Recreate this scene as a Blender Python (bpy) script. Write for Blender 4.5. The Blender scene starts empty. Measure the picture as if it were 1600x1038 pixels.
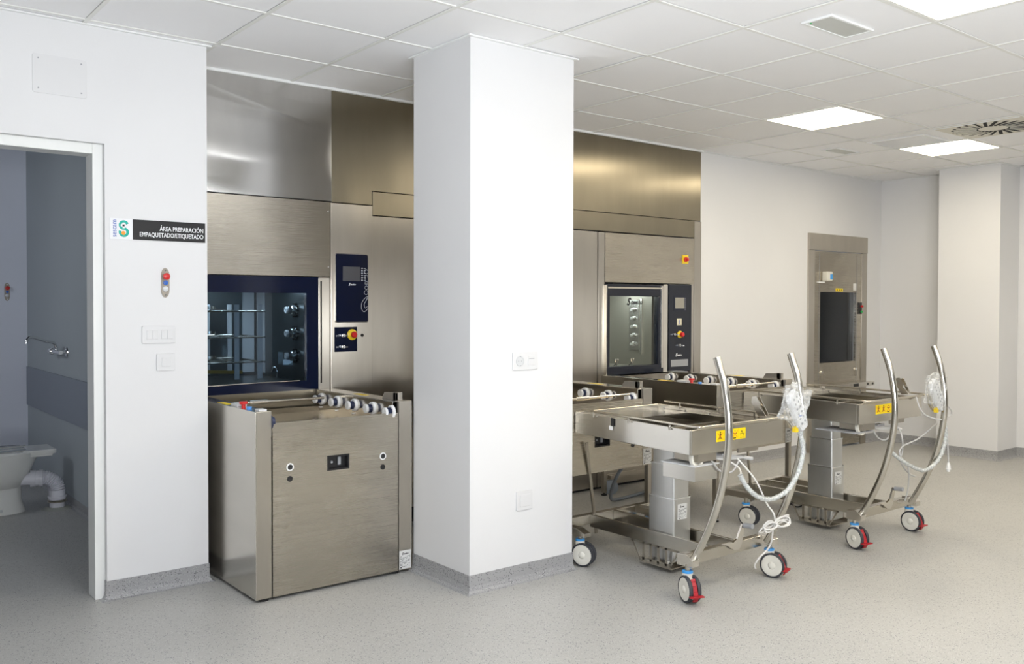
import bpy, bmesh, math, random
from mathutils import Vector, Matrix
random.seed(7)
S = bpy.context.scene
COL = S.collection
PI = math.pi

# ------------------------------------------------------------------ camera
CAMZ = 1.395
F_PX, YAW, PITCH, ROLL, CY = 1401.84, 0.674953, 0.0197204, 0.00254679, 504.73
cam = bpy.data.cameras.new('camera'); cam_o = bpy.data.objects.new('camera', cam); COL.objects.link(cam_o)
fw = Vector((math.sin(YAW)*math.cos(PITCH), math.cos(YAW)*math.cos(PITCH), -math.sin(PITCH)))
r0 = Vector((math.cos(YAW), -math.sin(YAW), 0)); u0 = r0.cross(fw)
rr = r0*math.cos(ROLL)+u0*math.sin(ROLL); uu = u0*math.cos(ROLL)-r0*math.sin(ROLL)
M = Matrix((rr, uu, -fw)).transposed().to_4x4(); M.translation = Vector((0, 0, CAMZ))
cam_o.matrix_world = M
cam.sensor_width = 36.0; cam.lens = F_PX/1600*36.0
cam.shift_y = -(519.0-CY)/1600.0; cam.shift_x = 0.0
cam.clip_start = 0.05; cam.clip_end = 60
S.camera = cam_o

# ------------------------------------------------------------------ world, exposure, large lights
w = bpy.data.worlds.new('world'); S.world = w; w.use_nodes = True
w.node_tree.nodes['Background'].inputs[0].default_value = (0.75, 0.8, 0.9, 1)
w.node_tree.nodes['Background'].inputs[1].default_value = 0.25
S.view_settings.view_transform = 'Standard'; S.view_settings.look = 'None'
S.view_settings.exposure = -0.08; S.view_settings.gamma = 1.0
S.view_settings.use_curve_mapping = False
LAMP_STRENGTH = 21.5
LAMP_COL = (1.0, 0.89, 0.69)
LAMP_COOL = (0.93, 0.96, 1.0)
def area(name, loc, aim, size, power, col, size_y=None):
    l = bpy.data.lights.new(name, 'AREA'); l.energy = power; l.color = col; l.size = size
    if size_y: l.shape = 'RECTANGLE'; l.size_y = size_y
    o = bpy.data.objects.new(name, l); COL.objects.link(o); o.location = loc
    o.rotation_euler = (Vector(aim)-Vector(loc)).to_track_quat('-Z', 'Y').to_euler()
    return o
# the photographer's flash just above the camera, then unseen uplights added to stand for its ceiling bounce
area('camera_flash', (-0.05, -0.10, 1.56), (3.2, 4.2, 1.35), 0.12, 26, (0.95, 0.96, 1.0))
area('bounce_fill', (-0.5, -1.2, 0.9), (0.9, 1.1, 2.68), 0.9, 56, (0.91, 0.955, 1.0)).data.spread = math.radians(105)
area('bounce_fill', (1.8, -1.4, 1.2), (2.2, -1.0, 2.7), 1.2, 170, (0.95, 0.97, 1.0))  # second uplight, added to brighten the ceiling

area('toilet_fill', (-0.5, 6.6, 2.1), (1.4, 7.0, 0.9), 0.7, 11, (0.88, 0.93, 1.0))  # unseen fill lamp added to lift the dim toilet

# ------------------------------------------------------------------ materials
def new_mat(name):
    m = bpy.data.materials.new(name); m.use_nodes = True
    return m, m.node_tree, m.node_tree.nodes['Principled BSDF']
def plain(name, col, rough=0.5, metal=0.0, coat=0.0, emis=None, es=0.0, bump=0.0, bscale=300):
    m, t, b = new_mat(name)
    b.inputs['Base Color'].default_value = (*col, 1); b.inputs['Roughness'].default_value = rough
    b.inputs['Metallic'].default_value = metal; b.inputs['Coat Weight'].default_value = coat
    if emis: b.inputs['Emission Color'].default_value = (*emis, 1); b.inputs['Emission Strength'].default_value = es
    if bump:
        g = t.nodes.new('ShaderNodeTexCoord'); n = t.nodes.new('ShaderNodeTexNoise'); n.inputs['Scale'].default_value = bscale
        bp = t.nodes.new('ShaderNodeBump'); bp.inputs['Strength'].default_value = bump; bp.inputs['Distance'].default_value = 0.002
        t.links.new(g.outputs['Object'], n.inputs['Vector']); t.links.new(n.outputs['Fac'], bp.inputs['Height']); t.links.new(bp.outputs['Normal'], b.inputs['Normal'])
    return m
def ramp(t, fac, stops):
    r = t.nodes.new('ShaderNodeValToRGB'); e = r.color_ramp.elements
    while len(e) < len(stops): e.new(0.5)
    for k, (p, c) in enumerate(stops): e[k].position = p; e[k].color = (*c, 1)
    t.links.new(fac, r.inputs['Fac']); return r.outputs['Color']
def steel(name, col, rough, brush='h', aniso=0.85, streak=0.05, wav=0.0):
    m, t, b = new_mat(name)
    N, L = t.nodes.new, t.links.new
    b.inputs['Metallic'].default_value = 1.0
    g = N('ShaderNodeTexCoord'); mp = N('ShaderNodeMapping')
    mp.inputs['Scale'].default_value = (4, 4, 900) if brush == 'h' else (900, 900, 4)
    L(g.outputs['Object'], mp.inputs['Vector'])
    n = N('ShaderNodeTexNoise'); n.inputs['Scale'].default_value = 1.0; n.inputs['Detail'].default_value = 3; L(mp.outputs[0], n.inputs['Vector'])
    n2 = N('ShaderNodeTexNoise'); n2.inputs['Scale'].default_value = 2.3; n2.inputs['Detail'].default_value = 4; L(g.outputs['Object'], n2.inputs['Vector'])
    mr = N('ShaderNodeMapRange'); mr.inputs['From Min'].default_value = .3; mr.inputs['From Max'].default_value = .7
    mr.inputs['To Min'].default_value = rough*(1-streak); mr.inputs['To Max'].default_value = rough*(1+streak)
    ad = N('ShaderNodeMath'); ad.operation = 'ADD'; ad.use_clamp = True
    hf = N('ShaderNodeMath'); hf.operation = 'MULTIPLY'; hf.inputs[1].default_value = .5
    hg = N('ShaderNodeMath'); hg.operation = 'MULTIPLY'; hg.inputs[1].default_value = .5
    L(n.outputs['Fac'], hf.inputs[0]); L(n2.outputs['Fac'], hg.inputs[0]); L(hf.outputs[0], ad.inputs[0]); L(hg.outputs[0], ad.inputs[1])
    L(ad.outputs[0], mr.inputs['Value']); L(mr.outputs[0], b.inputs['Roughness'])
    c0 = tuple(v*.985 for v in col); c1 = tuple(min(1, v*1.01) for v in col)
    mz = N('ShaderNodeMapping'); mz.inputs['Scale'].default_value = (1.2, 1.2, 5) if brush == 'h' else (5, 5, 1.2); L(g.outputs['Object'], mz.inputs['Vector'])
    n4 = N('ShaderNodeTexNoise'); n4.inputs['Scale'].default_value = 1.5; n4.inputs['Detail'].default_value = 5; L(mz.outputs[0], n4.inputs['Vector'])
    mm = N('ShaderNodeMath'); mm.operation = 'MULTIPLY_ADD'; mm.inputs[1].default_value = .25; L(n.outputs['Fac'], mm.inputs[0])
    m5 = N('ShaderNodeMath'); m5.operation = 'MULTIPLY'; m5.inputs[1].default_value = .75; L(n4.outputs['Fac'], m5.inputs[0]); L(m5.outputs[0], mm.inputs[2])
    c0 = tuple(v*.93 for v in col); c1 = tuple(min(1, v*1.05) for v in col)
    L(ramp(t, mm.outputs[0], [(.35, c0), (.65, c1)]), b.inputs['Base Color'])
    b.inputs['Anisotropic'].default_value = aniso
    ge = N('ShaderNodeNewGeometry'); cr = N('ShaderNodeVectorMath'); cr.operation = 'CROSS_PRODUCT'
    L(ge.outputs['Normal'], cr.inputs[0]); cr.inputs[1].default_value = (0.01, 0.013, 1.0)
    L(cr.outputs[0], b.inputs['Tangent'])
    b.inputs['Anisotropic Rotation'].default_value = 0.0
    if wav:
        n3 = N('ShaderNodeTexNoise'); n3.inputs['Scale'].default_value = 1.6; n3.inputs['Detail'].default_value = 1; L(g.outputs['Object'], n3.inputs['Vector'])
        bp = N('ShaderNodeBump'); bp.inputs['Strength'].default_value = wav; bp.inputs['Distance'].default_value = .02
        L(n3.outputs['Fac'], bp.inputs['Height']); L(bp.outputs[0], b.inputs['Normal'])
    return m
def paint(name, col, amp=.02, rough=.6):
    m, t, b = new_mat(name); N, L = t.nodes.new, t.links.new
    g = N('ShaderNodeTexCoord'); n = N('ShaderNodeTexNoise'); n.inputs['Scale'].default_value = 1.1; n.inputs['Detail'].default_value = 5
    L(g.outputs['Object'], n.inputs['Vector'])
    L(ramp(t, n.outputs['Fac'], [(.35, tuple(v*(1-amp) for v in col)), (.65, tuple(v*(1+amp) for v in col))]), b.inputs['Base Color'])
    b.inputs['Roughness'].default_value = rough
    f = N('ShaderNodeTexNoise'); f.inputs['Scale'].default_value = 220; L(g.outputs['Object'], f.inputs['Vector'])
    bp = N('ShaderNodeBump'); bp.inputs['Strength'].default_value = .12; bp.inputs['Distance'].default_value = .001
    L(f.outputs['Fac'], bp.inputs['Height']); L(bp.outputs[0], b.inputs['Normal'])
    return m
def speckle(name, base, dark, light, scale, dens, rough=.42, mott=.04):
    m, t, b = new_mat(name); N, L = t.nodes.new, t.links.new
    g = N('ShaderNodeTexCoord')
    v = N('ShaderNodeTexVoronoi'); v.inputs['Scale'].default_value = scale; v.inputs['Randomness'].default_value = 1; L(g.outputs['Object'], v.inputs['Vector'])
    v2 = N('ShaderNodeTexVoronoi'); v2.inputs['Scale'].default_value = scale*1.7; L(g.outputs['Object'], v2.inputs['Vector'])
    n = N('ShaderNodeTexNoise'); n.inputs['Scale'].default_value = 1.3; n.inputs['Detail'].default_value = 6; L(g.outputs['Object'], n.inputs['Vector'])
    basec = ramp(t, n.outputs['Fac'], [(.35, tuple(c*(1-mott) for c in base)), (.65, tuple(c*(1+mott) for c in base))])
    sep = N('ShaderNodeSeparateColor'); L(v.outputs['Color'], sep.inputs[0]); sep2 = N('ShaderNodeSeparateColor'); L(v2.outputs['Color'], sep2.inputs[0])
    def mask(chan, thr, dist, dthr):
        a = N('ShaderNodeMath'); a.operation = 'LESS_THAN'; a.inputs[1].default_value = thr; L(chan, a.inputs[0])
        c = N('ShaderNodeMath'); c.operation = 'LESS_THAN'; c.inputs[1].default_value = dthr; L(dist, c.inputs[0])
        d = N('ShaderNodeMath'); d.operation = 'MULTIPLY'; L(a.outputs[0], d.inputs[0]); L(c.outputs[0], d.inputs[1]); return d.outputs[0]
    m1 = mask(sep.outputs[0], dens, v.outputs['Distance'], .42); m2 = mask(sep2.outputs[1], dens*1.2, v2.outputs['Distance'], .42)
    x1 = N('ShaderNodeMix'); x1.data_type = 'RGBA'; L(m1, x1.inputs[0]); L(basec, x1.inputs[6]); x1.inputs[7].default_value = (*dark, 1)
    x2 = N('ShaderNodeMix'); x2.data_type = 'RGBA'; L(m2, x2.inputs[0]); L(x1.outputs[2], x2.inputs[6]); x2.inputs[7].default_value = (*light, 1)
    L(x2.outputs[2], b.inputs['Base Color']); b.inputs['Roughness'].default_value = rough
    bp = N('ShaderNodeBump'); bp.inputs['Strength'].default_value = .15; bp.inputs['Distance'].default_value = .001
    L(v.outputs['Distance'], bp.inputs['Height']); L(bp.outputs[0], b.inputs['Normal'])
    return m
def glass(name, tint, refl=.08, rough=.02):
    m = bpy.data.materials.new(name); m.use_nodes = True; t = m.node_tree; t.nodes.clear()
    N, L = t.nodes.new, t.links.new
    o = N('ShaderNodeOutputMaterial'); mx = N('ShaderNodeMixShader'); tr = N('ShaderNodeBsdfTransparent'); gl = N('ShaderNodeBsdfGlossy')
    fr = N('ShaderNodeLayerWeight'); fr.inputs['Blend'].default_value = .5
    pw = N('ShaderNodeMath'); pw.operation = 'POWER'; pw.inputs[1].default_value = 5; L(fr.outputs['Facing'], pw.inputs[0])
    mu = N('ShaderNodeMath'); mu.operation = 'MULTIPLY_ADD'; mu.inputs[1].default_value = 1-refl; mu.inputs[2].default_value = refl; mu.use_clamp = True
    tr.inputs[0].default_value = (*tint, 1); gl.inputs['Roughness'].default_value = rough
    L(pw.outputs[0], mu.inputs[0]); L(mu.outputs[0], mx.inputs[0]); L(tr.outputs[0], mx.inputs[1]); L(gl.outputs[0], mx.inputs[2]); L(mx.outputs[0], o.inputs[0])
    return m
def film(name, col, alpha, rough=.12):
    m, t, b = new_mat(name); b.inputs['Base Color'].default_value = (*col, 1); b.inputs['Roughness'].default_value = rough
    b.inputs['Coat Weight'].default_value = .6
    g = t.nodes.new('ShaderNodeTexCoord'); n = t.nodes.new('ShaderNodeTexNoise'); n.inputs['Scale'].default_value = 45; n.inputs['Detail'].default_value = 4
    t.links.new(g.outputs['Object'], n.inputs['Vector'])
    mr = t.nodes.new('ShaderNodeMapRange'); mr.inputs['From Min'].default_value = .35; mr.inputs['From Max'].default_value = .7
    mr.inputs['To Min'].default_value = alpha*.5; mr.inputs['To Max'].default_value = min(1, alpha*1.6)
    t.links.new(n.outputs['Fac'], mr.inputs[0]); t.links.new(mr.outputs[0], b.inputs['Alpha'])
    bp = t.nodes.new('ShaderNodeBump'); bp.inputs['Strength'].default_value = .8; bp.inputs['Distance'].default_value = .004
    t.links.new(n.outputs['Fac'], bp.inputs['Height']); t.links.new(bp.outputs[0], b.inputs['Normal'])
    return m
MT = dict(
    rearwall=paint('grey rear wall', (.22, .215, .20)),  # unseen wall, made dark so the steel reflects less light
    wall=paint('white wall paint', (.735, .735, .74)), lavender=paint('lavender wall paint', (.70, .73, .82)), toiletwall=paint('grey sheet wall', (.44, .48, .50)),
    band=plain('grey splash band', (.27, .30, .35), .45), trim=plain('white metal trim', (.82, .83, .82), .4),
    frame=plain('door frame lacquer', (.80, .81, .79), .35), tile=paint('ceiling tile', (.89, .89, .90), .015, .8), bar=plain('ceiling grid bar', (.80, .80, .77), .45),
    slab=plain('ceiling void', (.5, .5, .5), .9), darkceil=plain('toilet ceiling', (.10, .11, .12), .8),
    floor=speckle('speckled vinyl floor', (.425, .42, .40), (.19, .19, .20), (.58, .58, .56), 150, .18),
    base=speckle('speckled vinyl skirting', (.33, .33, .335), (.14, .14, .15), (.50, .50, .50), 150, .24, .45),
    lamp=plain('lamp diffuser', (.9, .9, .9), .5, emis=LAMP_COL, es=LAMP_STRENGTH), lampcool=plain('lamp diffuser cool', (.9, .9, .9), .5, emis=LAMP_COOL, es=LAMP_STRENGTH*.9), lampframe=plain('lamp frame', (.85, .84, .80), .4),
    steel=steel('brushed steel upright', (.52, .48, .415), .31, 'v', aniso=1.0, wav=.0), steelh=steel('brushed steel sheet', (.50, .46, .39), .27, 'h', aniso=.55, streak=.10, wav=.12), sheet=steel('satin steel sheet', (.60, .57, .51), .22, 'h', aniso=.4, wav=.05),
    steelb=steel('bright rippled steel', (.66, .65, .63), .20, 'v', .4, wav=0.0), steeld=steel('dark reflection steel', (.30, .265, .20), .30, 'v', aniso=.9, wav=.12),  # one cladding steel, its bright and dark reflections put into the colour
    polish=steel('polished steel', (.72, .69, .64), .16, 'h', .2), tube=steel('polished tube', (.60, .575, .52), .17, 'h', .1, .15), chrome=plain('chrome', (.8, .8, .8), .08, 1),
    chamber=plain('chamber steel', (.13, .14, .14), .28, .8), chamber2=plain('chamber steel lit', (.33, .32, .285), .36, .5), ovalp=plain('satin grey plate', (.30, .27, .23), .4, .8), rod=steel('steel rod', (.68, .64, .56), .2, 'h', .1),  # chamber steel in a dim and a lit tone, brightness put into the colour
    alu=steel('satin aluminium column', (.66, .665, .66), .36, 'v', .5), alulip=plain('aluminium lip', (.82, .83, .84), .25, 1),
    navy=plain('navy enamel glass', (.0015, .005, .026), .18), navy2=plain('dark navy enamel', (.006, .009, .020), .25),
    brass=plain('amber metal', (.55, .38, .10), .3, .8), black=plain('black plastic', (.012, .012, .013), .4), rubber=plain('dark rubber', (.035, .037, .045), .6), dark=plain('dark gap', (.01, .01, .01), .8),
    white=plain('white plastic', (.80, .80, .79), .3), plate=plain('switch plastic', (.70, .70, .705), .3), cream=plain('cream nylon', (.72, .70, .63), .38), ivory=plain('ivory pan', (.86, .86, .82), .15, coat=.6),
    grey=plain('grey plastic', (.33, .34, .36), .5), greyl=plain('pale grey plastic', (.62, .63, .64), .45), ring=plain('blue caster ring', (.05, .33, .78), .4),
    red=plain('red plastic', (.62, .02, .02), .3, coat=.3), redc=plain('dark red lever', (.38, .012, .02), .4), yellow=plain('yellow plastic', (.85, .62, .02), .35), ylabel=plain('yellow warning label', (.92, .68, .0), .4),
    blue=plain('blue button', (.02, .12, .50), .3), green=plain('green button', (.02, .45, .10), .4), signblack=plain('sign black', (.006, .0055, .0065), .55), signwhite=plain('sign white', (.80, .81, .83), .3),
    ink=plain('ink', (.01, .01, .012), .5), inkw=plain('white print', (.85, .86, .88), .5), inkb=plain('blue print', (.03, .09, .42), .5), teal=plain('teal print', (.0, .42, .33), .5), orange=plain('orange print', (.90, .32, .02), .5),
    redink=plain('red print', (.75, .05, .02), .5), paper=plain('printed plate', (.74, .74, .72), .4), tan=plain('tan plate', (.70, .66, .50), .4),
    screen=plain('grey screen', (.10, .10, .11), .15), screen2=plain('screen pale', (.30, .29, .25), .2), glassn=glass('washer door glass', (.55, .62, .68), .03), glassg=glass('washer door glass clear', (.84, .84, .79), .03),
    glassd=plain('scratched dark glass', (.05, .06, .075), .18, coat=.3), clamp=plain('chamber lamp', (1, 1, 1), .5, emis=(.85, .95, 1.0), es=12), opal=plain('opal emergency lamp', (.55, .56, .53), .5), acryl=plain('acrylic', (.68, .69, .70), .25),
    bag=film('clear plastic bag', (.86, .88, .88), .24), wrap=film('clear wrap', (.66, .70, .69), .5), cable=plain('grey cable', (.50, .50, .50), .45), cablew=plain('pale cable', (.72, .71, .69), .45),
    pvc=plain('white pvc', (.80, .80, .86), .35), foam=plain('cement', (.45, .46, .42), .9), vent=plain('diffuser plate', (.70, .67, .58), .45), hose=plain('grey hose', (.16, .18, .20), .5), deck=steel('deck steel', (.66, .58, .48), .18, 'h', .2, wav=.6),
)

# ------------------------------------------------------------------ mesh builder
class MB:
    def __init__(s): s.bm = bmesh.new(); s.soft = False
    def poly(s, pts):
        s.bm.faces.new([s.bm.verts.new(p) for p in pts]); return s
    def hexa(s, v):
        v = [s.bm.verts.new(p) for p in v]
        for f in ((0, 3, 2, 1), (4, 5, 6, 7), (0, 1, 5, 4), (1, 2, 6, 5), (2, 3, 7, 6), (3, 0, 4, 7)): s.bm.faces.new([v[i] for i in f])
        return s
    def box(s, x0, x1, y0, y1, z0, z1):
        return s.hexa([(x0, y0, z0), (x1, y0, z0), (x1, y1, z0), (x0, y1, z0), (x0, y0, z1), (x1, y0, z1), (x1, y1, z1), (x0, y1, z1)])
    def bar(s, p, q, wd, h, up=(0, 0, 1)):
        p, q = Vector(p), Vector(q); d = (q-p).normalized(); a = d.cross(Vector(up)).normalized()*wd/2; b = a.normalized().cross(d).normalized()*h/2
        return s.hexa([p-a-b, p+a-b, q+a-b, q-a-b, p-a+b, p+a+b, q+a+b, q-a+b])
    def prism(s, poly, ax, a, b):
        def P(u, v, c): return {'x': (c, u, v), 'y': (u, c, v), 'z': (u, v, c)}[ax]
        A = [s.bm.verts.new(P(u, v, a)) for u, v in poly]; B = [s.bm.verts.new(P(u, v, b)) for u, v in poly]; n = len(poly)
        s.bm.faces.new(A); s.bm.faces.new(B[::-1])
        for i in range(n): s.bm.faces.new([A[i], B[i], B[(i+1) % n], A[(i+1) % n]])
        return s
    def rings(s, R, caps=True, closed=False):
        V = [[s.bm.verts.new(p) for p in r] for r in R]; n = len(V[0])
        m = len(V) if closed else len(V)-1
        for i in range(m):
            a, b = V[i], V[(i+1) % len(V)]
            for j in range(n): s.bm.faces.new([a[j], a[(j+1) % n], b[(j+1) % n], b[j]])
        if caps and not closed: s.bm.faces.new(V[0][::-1]); s.bm.faces.new(V[-1])
        s.soft = True; return s
    def lathe(s, o, d, prof, seg=24):
        o, d = Vector(o), Vector(d).normalized(); a = d.orthogonal().normalized(); b = d.cross(a)
        return s.rings([[o+d*h+(a*math.cos(2*PI*k/seg)+b*math.sin(2*PI*k/seg))*max(r, 1e-5) for k in range(seg)] for r, h in prof])
    def cyl(s, p, q, r, seg=20, r2=None):
        p, q = Vector(p), Vector(q); return s.lathe(p, q-p, [(r, 0), (r if r2 is None else r2, (q-p).length)], seg)
    def tube(s, path, r, seg=10, closed=False, smooth=0):
        P = [Vector(p) for p in path]
        if smooth: P = catmull(P, smooth, closed)
        n = len(P); R = []; a = None
        for i in range(n):
            t = (P[(i+1) % n]-P[i-1]) if closed or 0 < i < n-1 else (P[1]-P[0] if i == 0 else P[-1]-P[-2])
            t.normalize()
            if a is None: a = t.orthogonal().normalized()
            a = (a-t*a.dot(t)).normalized(); b = t.cross(a)
            rad = r[i*(len(r)-1)//max(1, n-1)] if isinstance(r, (list, tuple)) else r
            R.append([P[i]+(a*math.cos(2*PI*k/seg)+b*math.sin(2*PI*k/seg))*rad for k in range(seg)])
        return s.rings(R, True, closed)
    def text(s, body, loc, size, face='-y', ital=0.0, bold=0.0, th=.0006, align='LEFT', spacing=1.0, rot=0.0, fit=None):
        c = bpy.data.curves.new('t', 'FONT'); c.body = body; c.size = size; c.shear = ital; c.offset = bold*size; c.extrude = th/2
        c.align_x = align; c.resolution_u = 3; c.space_character = spacing
        o = bpy.data.objects.new('t', c); COL.objects.link(o)
        dg = bpy.context.evaluated_depsgraph_get(); me = bpy.data.meshes.new_from_object(o.evaluated_get(dg))
        if fit:
            xs = [v.co.x for v in me.vertices]; me.transform(Matrix.Diagonal((fit/(max(xs)-min(xs)), 1, 1, 1)))
        R = {'-y': Matrix.Rotation(PI/2, 4, 'X'), '-x': Matrix.Rotation(-PI/2, 4, 'Z') @ Matrix.Rotation(PI/2, 4, 'X')}[face]
        me.transform(Matrix.Translation(loc) @ R @ Matrix.Rotation(rot, 4, 'Z')); s.bm.from_mesh(me)
        bpy.data.objects.remove(o); bpy.data.meshes.remove(me); bpy.data.curves.remove(c); return s
    def build(s, name, m, parent=None, bevel=0.0, seg=2, fix=True):
        if fix: bmesh.ops.recalc_face_normals(s.bm, faces=s.bm.faces[:])
        off = Vector((0, 0, 0)); p = parent
        while p is not None: off += p.location; p = p.parent
        if off.length: bmesh.ops.translate(s.bm, verts=s.bm.verts[:], vec=-off)
        me = bpy.data.meshes.new(name); s.bm.to_mesh(me); s.bm.free()
        me.materials.append(MT[m] if isinstance(m, str) else m)
        if s.soft:
            me.polygons.foreach_set('use_smooth', [True]*len(me.polygons)); me.set_sharp_from_angle(angle=math.radians(38))
        o = bpy.data.objects.new(name, me); COL.objects.link(o); o.parent = parent
        if bevel:
            b = o.modifiers.new('bevel', 'BEVEL'); b.width = bevel; b.segments = seg; b.limit_method = 'ANGLE'; b.angle_limit = math.radians(40)
        return o
def catmull(P, k, closed=False):
    out = []; n = len(P)
    for i in range(n if closed else n-1):
        g = (lambda j: P[j % n]) if closed else (lambda j: P[min(max(j, 0), n-1)])
        p0, p1, p2, p3 = g(i-1), g(i), g(i+1), g(i+2)
        for q in range(k):
            t = q/k; out.append(.5*((2*p1)+(p2-p0)*t+(2*p0-5*p1+4*p2-p3)*t*t+(3*p1-p0-3*p2+p3)*t**3))
    if not closed: out.append(P[-1])
    return out
def rrect(x0, x1, z0, z1, r, k=5):
    pts = []
    for cx, cz, a in ((x1-r, z1-r, 0), (x0+r, z1-r, 90), (x0+r, z0+r, 180), (x1-r, z0+r, 270)):
        for q in range(k+1):
            t = math.radians(a+90*q/k); pts.append((cx+r*math.cos(t), cz+r*math.sin(t)))
    return pts
def tag(o, label, cat, group=None, kind=None):
    if label: o['label'] = label
    if cat: o['category'] = cat
    if group: o['group'] = group
    if kind: o['kind'] = kind
    return o
def thing(name, label, cat, loc=(0, 0, 0), group=None):
    o = bpy.data.objects.new(name, None); COL.objects.link(o); o.location = loc; o.empty_display_size = .1
    return tag(o, label, cat, group)
def struct(name, mb, m, parent=None, **k):
    o = mb.build(name, m, parent, **k); o['kind'] = 'structure'; return o
def root(name, loc=(0, 0, 0)):
    o = bpy.data.objects.new(name, None); COL.objects.link(o); o.location = loc; o['kind'] = 'structure'; return o

CZ = 2.682      # ceiling height
YF = 4.87       # steel facade plane
# ------------------------------------------------------------------ the room
struct('floor', MB().box(-3, 9.4, -3.6, 8.4, -.08, 0), 'floor')
wl = MB(); wl.box(-3, .14, 4.47, 4.60, 0, CZ+.03); wl.box(.14, 1.139, 4.47, 4.60, 2.144, CZ+.03); wl.box(1.139, 1.62, 4.47, 4.60, 0, CZ+.03)
wl.box(1.50, 1.62, 4.60, 8.2, 0, CZ+.03)
struct('wall_left', wl, 'wall')
struct('wall_toilet_right', MB().box(1.488, 1.4999, 4.60, 8.2, 0, CZ), 'toiletwall')
struct('wall_toilet_back', MB().box(-.6, 1.62, 8.2, 8.3, 0, CZ), 'lavender')
struct('wall_toilet_left', MB().box(-.7, -.6, 4.6, 8.3, 0, CZ), 'lavender')
wb = MB(); wb.box(5.915, 7.575, 4.88, 5.02, 0, CZ+.03); wb.box(7.575, 8.412, 4.88, 5.02, 2.0, CZ+.03); wb.box(8.412, 9.0, 4.88, 5.02, 0, CZ+.03)
wb.box(1.62, 5.915, 6.1, 6.2, 0, CZ+.03); wb.box(5.915, 6.0, 5.02, 6.2, 0, CZ+.03)
wback = struct('wall_back', wb, 'wall')
struct('wall_right', MB().box(8.80, 9.0, 3.56, 4.88, 0, CZ+.03).box(8.855, 9.0, -3.6, 3.56, 0, CZ+.03), 'wall')
struct('pillar_right', MB().box(8.457, 8.80, 3.56, 4.115, 0, CZ+.03), 'wall')
struct('pillar_middle', MB().box(2.531, 3.199, 3.485, 3.985, 0, CZ+.03), 'wall')
struct('wall_rear', MB().box(-3, 9.0, -3.7, -3.6, 0, CZ+.03), 'rearwall')
struct('wall_far_left', MB().box(-3.1, -3, -3.7, 4.6, 0, CZ+.03), 'wall')

def skirting(name, path, parent=None, h=.088, closed=False):
    prof = [(0, 0), (.030, 0), (.016, .004), (.008, .014), (.004, .035), (.004, h), (0, h+.001)]
    P = [Vector((x, y)) for x, y in path]; n = len(P); R = []
    for i in range(n):
        def nrm(a, b): d = (b-a).normalized(); return Vector((d.y, -d.x))
        if closed or 0 < i < n-1:
            n1 = nrm(P[i-1], P[i]); n2 = nrm(P[i], P[(i+1) % n]); o = (n1+n2)/(1+n1.dot(n2))
        else: o = nrm(P[0], P[1]) if i == 0 else nrm(P[-2], P[-1])
        R.append([(P[i].x+o.x*d, P[i].y+o.y*d, z) for d, z in prof])
    mb = MB(); mb.rings(R, not closed, closed); mb.soft = False
    return struct(name, mb, 'base', parent)
skirting('baseboard_left', [(1.139, 4.525), (1.139, 4.47), (1.62, 4.47), (1.62, 4.86)])
skirting('baseboard_pillar', [(2.531, 3.485), (3.199, 3.485), (3.199, 3.985), (2.531, 3.985)], closed=True)
skirting('baseboard_back', [(5.93, 4.88), (7.477, 4.88)])
skirting('baseboard_right', [(8.506, 4.88), (8.80, 4.88), (8.80, 4.115), (8.457, 4.115), (8.457, 3.56), (8.855, 3.56), (8.855, -3.5)])
skirting('baseboard_toilet', [(-.59, 8.2), (1.488, 8.2), (1.488, 4.61)], h=.06)
# door opening with a white metal frame set back in the wall
dr = root('door_1', (1.1, 4.5, 0))
fr = MB(); fr.box(1.093, 1.139, 4.50, 4.62, 0, 2.144); fr.box(.14, .186, 4.50, 4.62, 0, 2.144); fr.box(.186, 1.093, 4.50, 4.62, 2.096, 2.144)
struct('door_frame', fr, 'frame', dr, bevel=.003)

# ------------------------------------------------------------------ ceiling: slab, grid, tiles
GX, GY, T = 3.4506, 3.199, .6
ceil = struct('ceiling', MB().box(-3, 9.0, -3.6, 5.0, CZ+.03, CZ+.08).box(1.62, 6.0, 5.0, 6.2, CZ+.03, CZ+.08), 'slab')
struct('ceiling_toilet', MB().box(-.6, 1.488, 4.6, 8.2, CZ-.02, CZ+.02), 'darkceil')
def ymax(x): return 4.47 if x < 1.62 else (4.87 if x < 5.92 else 4.88)
for j in range(-11, 3):
    y = GY+T*j
    struct('grid_bar', MB().box(-3, 8.855 if y < 3.5 else 8.80, y-.009, y+.009, CZ-.001, CZ+.004), 'bar', ceil)
for i in range(-10, 10):
    x = GX+T*i
    if x < 8.83: struct('grid_bar', MB().box(x-.009, x+.009, -3.6, ymax(x), CZ-.0014, CZ+.004), 'bar', ceil)
ed = MB(); ed.box(-3, 1.62, 4.45, 4.47, CZ-.004, CZ+.003); ed.box(1.62, 1.64, 4.45, 4.87, CZ-.004, CZ+.003); ed.box(1.64, 5.915, 4.848, 4.87, CZ-.012, CZ+.003)
ed.box(5.915, 8.80, 4.862, 4.88, CZ-.003, CZ+.003); ed.box(8.782, 8.80, 4.115, 4.862, CZ-.003, CZ+.003); ed.box(8.437, 8.457, 3.54, 4.135, CZ-.004, CZ+.003)
ed.box(8.457, 8.855, 3.54, 3.56, CZ-.004, CZ+.003); ed.box(8.835, 8.855, -3.6, 3.54, CZ-.004, CZ+.003)
struct('edge_trim', ed, 'trim', ceil)
et = MB(); et.box(2.511, 3.219, 3.465, 3.485, CZ-.006, CZ+.002); et.box(2.511, 3.219, 3.985, 4.005, CZ-.006, CZ+.002); et.box(2.511, 2.531, 3.485, 3.985, CZ-.006, CZ+.002); et.box(3.199, 3.219, 3.485, 3.985, CZ-.006, CZ+.002)
struct('edge_trim', et, 'trim', ceil)
LAMPS = [(3, 0), (0, -3), (6, 0)]
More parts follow.
